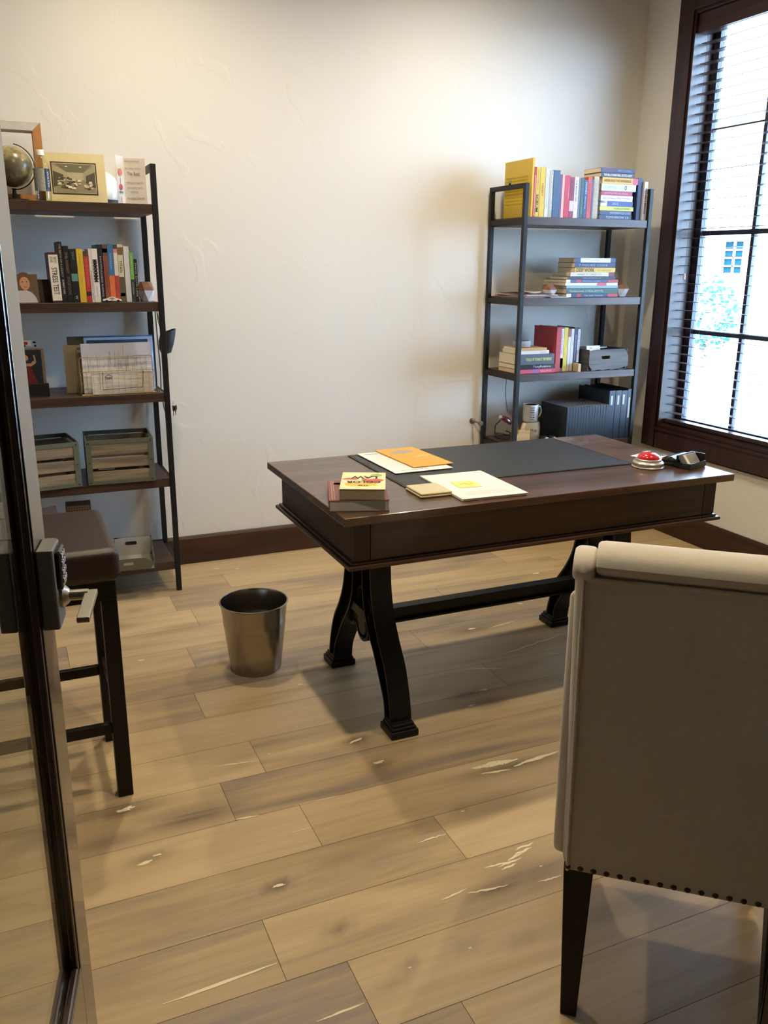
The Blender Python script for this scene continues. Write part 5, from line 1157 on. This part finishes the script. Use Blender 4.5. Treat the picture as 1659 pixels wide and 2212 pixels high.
# black notebooks row and binders
ORD = ['first', 'second', 'third', 'fourth', 'fifth', 'sixth', 'seventh', 'eighth or middle', 'ninth', 'tenth', 'eleventh', 'twelfth', 'thirteenth', 'fourteenth', 'last, by the binders,']
for i in range(15):
    x = 2.686+.0178*i
    t = thing('notebook', 'slim black notebook, %s in the row counting from the white mug' % ORD[i], 'notebook', (x, 3.722, z4), (0, 0, 0), 'row of slim black notebooks')
    m = MB(); m.box(0, .0062, 0, .245, 0, .188); m.box(.0101, .0163, 0, .245, 0, .188); m.box(.0062, .0101, 0, .0018, 0, .188); m.build('cover', mat('black notebook cover', '#1b2531', .45), t, .0015)
    box('page_block', mat('grey white notebook pages', '#c9ccd2', .8), t, .0064, .0099, .0020, .243, .001, .1885)
BN = mat('black binder vinyl', '#1f2a3a', .35)
for i, (x, h, lab, ly_) in enumerate(((2.960, .262, 'tall black ring binder next to the row of slim notebooks', (.012, .155, .205)), (3.001, .262, 'tall black ring binder, second from the notebooks', (.014, .155, .205)), (3.042, .260, 'tall black ring binder, second from the bookcase post', (.008, .155, .208)))):
    t = thing('ring_binder', lab, 'binder', (x-.009, 3.722, z4), (0, 0, 0), 'tall black ring binders')
    m = MB(); m.box(0, .0025, 0, .275, 0, h); m.box(.0365, .039, 0, .275, 0, h); m.box(.0025, .0365, 0, .0025, 0, h); m.build('cover', BN, t, .001)
    box('paper_filling', PAPER, t, .006, .030, .015, .262, .008, h-.025)
    box('spine_label', mat('binder label', '#b7bcc4', .5), t, ly_[0], ly_[0]+.011, -.0006, -.0001, ly_[1]+.03, ly_[2]+.03)
t = thing('ring_binder', 'wide black ring binder with a long spine label against the bookcase post', 'binder', (3.0735, 3.722, z4+.0003), (0, 0, 0), 'tall black ring binders')
t.scale = (.82, 1, 1)
m = MB(); m.box(0, .0025, 0, .275, 0, .266); m.box(.0285, .031, 0, .275, 0, .266); m.box(.0025, .0285, 0, .0025, 0, .266); m.build('cover', BN, t, .001)
box('paper_filling', PAPER, t, .004, .024, .015, .262, .008, .24); box('spine_label', mat('binder label', '#b7bcc4', .5), t, .009, .021, -.0006, -.0001, .11, .22)
# mug on cup
t = thing('cup', 'cream cup standing upside down under the white mug', 'cup', (2.573, 3.880, z4))
MB().lathe([(.0, .096), (.036, .096), (.041, .092), (.046, .06), (.043, .004), (.040, 0), (.037, .004), (.040, .06), (0, .090)], n=36).build('body', mat('cream glazed ceramic', '#cfc9b4', .3), t, smooth=True)
a = -PI/2-.40; F = frame((.0466*math.cos(a)+.015*math.sin(a), .0466*math.sin(a)-.015*math.cos(a), .045), (-math.sin(a), math.cos(a), 0), (0, 0, 1)); text('Mug', 'cup_lettering', mat('brown script', '#6d5a48', .5), t, .034, .018, F, .0006)
t = thing('mug', 'white mug with lines of black text stacked on the cream cup', 'mug', (2.561, 3.880, z4+.0965))
MB().lathe([(0, .002), (.034, 0), (.039, .004), (.041, .010), (.041, .092), (.0395, .094), (.038, .092), (.0375, .012), (0, .008)], n=36).build('body', mat('white glazed ceramic', '#c9c9cb', .25), t, smooth=True)
MB().lathe([(.0372, .080), (.0375, .0905), (.036, .089), (.0355, .080)], n=36).build('inner_rim', mat('plum glaze', '#3c2030', .3), t, smooth=True)
MB().tube([(.040, 0, .080), (.056, 0, .078), (.066, 0, .062), (.066, 0, .042), (.056, 0, .026), (.040, 0, .022)], .0045, 8).build('handle', mat('white glazed ceramic', '#c9c9cb', .25), t, smooth=True)
for i, s in enumerate(('I DON\'T', 'WORK', 'NEEDS', 'THAT WAY', 'GIVE ME', 'UP BALL')):
    a = -PI/2-.38; pr = .0418; F = frame((pr*math.cos(a)+.012*math.sin(a), pr*math.sin(a)-.012*math.cos(a), .076-.0125*i), (-math.sin(a), math.cos(a), 0), (0, 0, 1)); text(s, 'mug_lettering', INK, t, .026, .0065, F, .0004, .02)
# wooden organiser
t = thing('desk_organiser', 'pale wooden desk organiser with slotted top beside the mug', 'organiser', (2.345+.035, 3.735, z4))
PW_ = wood('pale birch', '#b08c5a', '#cda873', 'x', 2, .6)
MB().prism([(0, 0), (.088, 0), (.088, .080), (.060, .078), (.060, .088), (.020, .082), (.016, .064), (0, .060)], 0, .012, 'y').build('front_plate', PW_, t, .001)
for k in range(4): MB().prism([(.02, .0), (.10, 0), (.10, .022), (.085, .042), (.05, .055), (.02, .055)], .020+.016*k, .026+.016*k, 'y').build('divider', PW_, t, .001)
box('base_plate', PW_, t, .002, .120, .0125, .095, 0, .004)
Rk = Matrix.Translation((.048, .016, .078)) @ Matrix.Rotation(math.radians(18), 4, 'Y')
MB().box(-.011, .011, -.003, .003, 0, .042, M=Rk).build('handle_tab', PW_, t, .002)
t = thing('computer_mouse', 'dark red computer mouse perched on the wooden organiser', 'mouse', (2.385, 3.845, z4+.118), (math.radians(0), math.radians(30), 0))
mb = MB(); R = []; n = 20
for i in range(11):
    u = -1+2*i/10; s = math.sqrt(max(0, 1-u*u)); R += [(u*.040, s*.026*math.cos(2*PI*k/n), max(-.008, s*.022*math.sin(2*PI*k/n))) for k in range(n)]
mb.add(R, [(i*n+k, i*n+(k+1) % n, (i+1)*n+(k+1) % n, (i+1)*n+k) for i in range(10) for k in range(n)]); mb.build('shell', mat('glossy maroon plastic', '#4a1424', .15, coat=.5), t, smooth=True)
MB().lathe([(.012, 0), (.010, .006), (0, .009)], M=Matrix.Translation((-.036, 0, .002)) @ Matrix.Rotation(-PI/2, 4, 'Y'), n=16).build('silver_tip', mat('silver plastic', '#bab7b2', .3, .6), t, smooth=True)
MB().tube([(-.030, 0, -.012), (-.042, 0, -.05), (-.02, 0, -.09), (.02, 0, -.095)], .004, 8).build('cable_loop', mat('black cable', '#141414', .5), t, smooth=True)
t = thing('hanging_cable', 'thin black cord hanging from the shelf down to the dark red mouse', 'cable', (0, 0, 0))
MB().tube([(2.445, 3.95, SHZ[2]-.040), (2.441, 3.95, .80), (2.446, 3.95, .74), (2.440, 3.92, .675)], .0016, 6).build('cord', mat('black cable', '#141414', .5), t, smooth=True)
t = thing('cable_coil', 'black coiled cable lying at the end of the shelf behind the desk', 'cable', (2.405, 3.90, z4))
MB().tube([(.045*math.cos(a)*(1-.01*k), .060*math.sin(a), .006+.0035*k) for k, a in [(k, 2*PI*k/16) for k in range(15*3)][:34] for _ in (0,)] if False else [(.035*math.cos(2*PI*k/16), .060*math.sin(2*PI*k/16), .006+.0012*k) for k in range(34)], .0035, 6).build('cord', mat('black cable', '#141414', .5), t, smooth=True)
for i, (x, y, lab, c1, c2) in enumerate(((2.585, 3.775, 'small black and chrome gadget in front of the cream cup', '#15171b', '#b9bcc2'), (2.628, 3.765, 'small black gadget with a white disc near the notebooks', '#181b22', '#d5d2ca'))):
    t = thing('webcam', lab, 'gadget', (x, y, z4))
    MB().lathe([(.016, 0), (.018, .004), (.018, .026), (.014, .034), (0, .036)], n=22).build('body', mat('gadget '+c1, c1, .3), t, smooth=True)
    MB().lathe([(.011, 0), (.011, .005), (.008, .007), (0, .007)], M=Matrix.Translation((.004, -.017, .020)) @ Matrix.Rotation(PI/2, 4, 'X'), n=18).build('lens_ring', mat('gadget '+c2, c2, .25), t, smooth=True)
t = thing('drinking_glass', 'tiny clear glass standing beside the row of black notebooks', 'glass', (2.664, 3.745, z4))
MB().lathe([(0, 0), (.012, 0), (.014, .034), (.013, .034), (.011, .003), (0, .003)], n=20).build('glass_body', glass('small clear glass', (.75, .8, .85), 1.5), t, smooth=True)
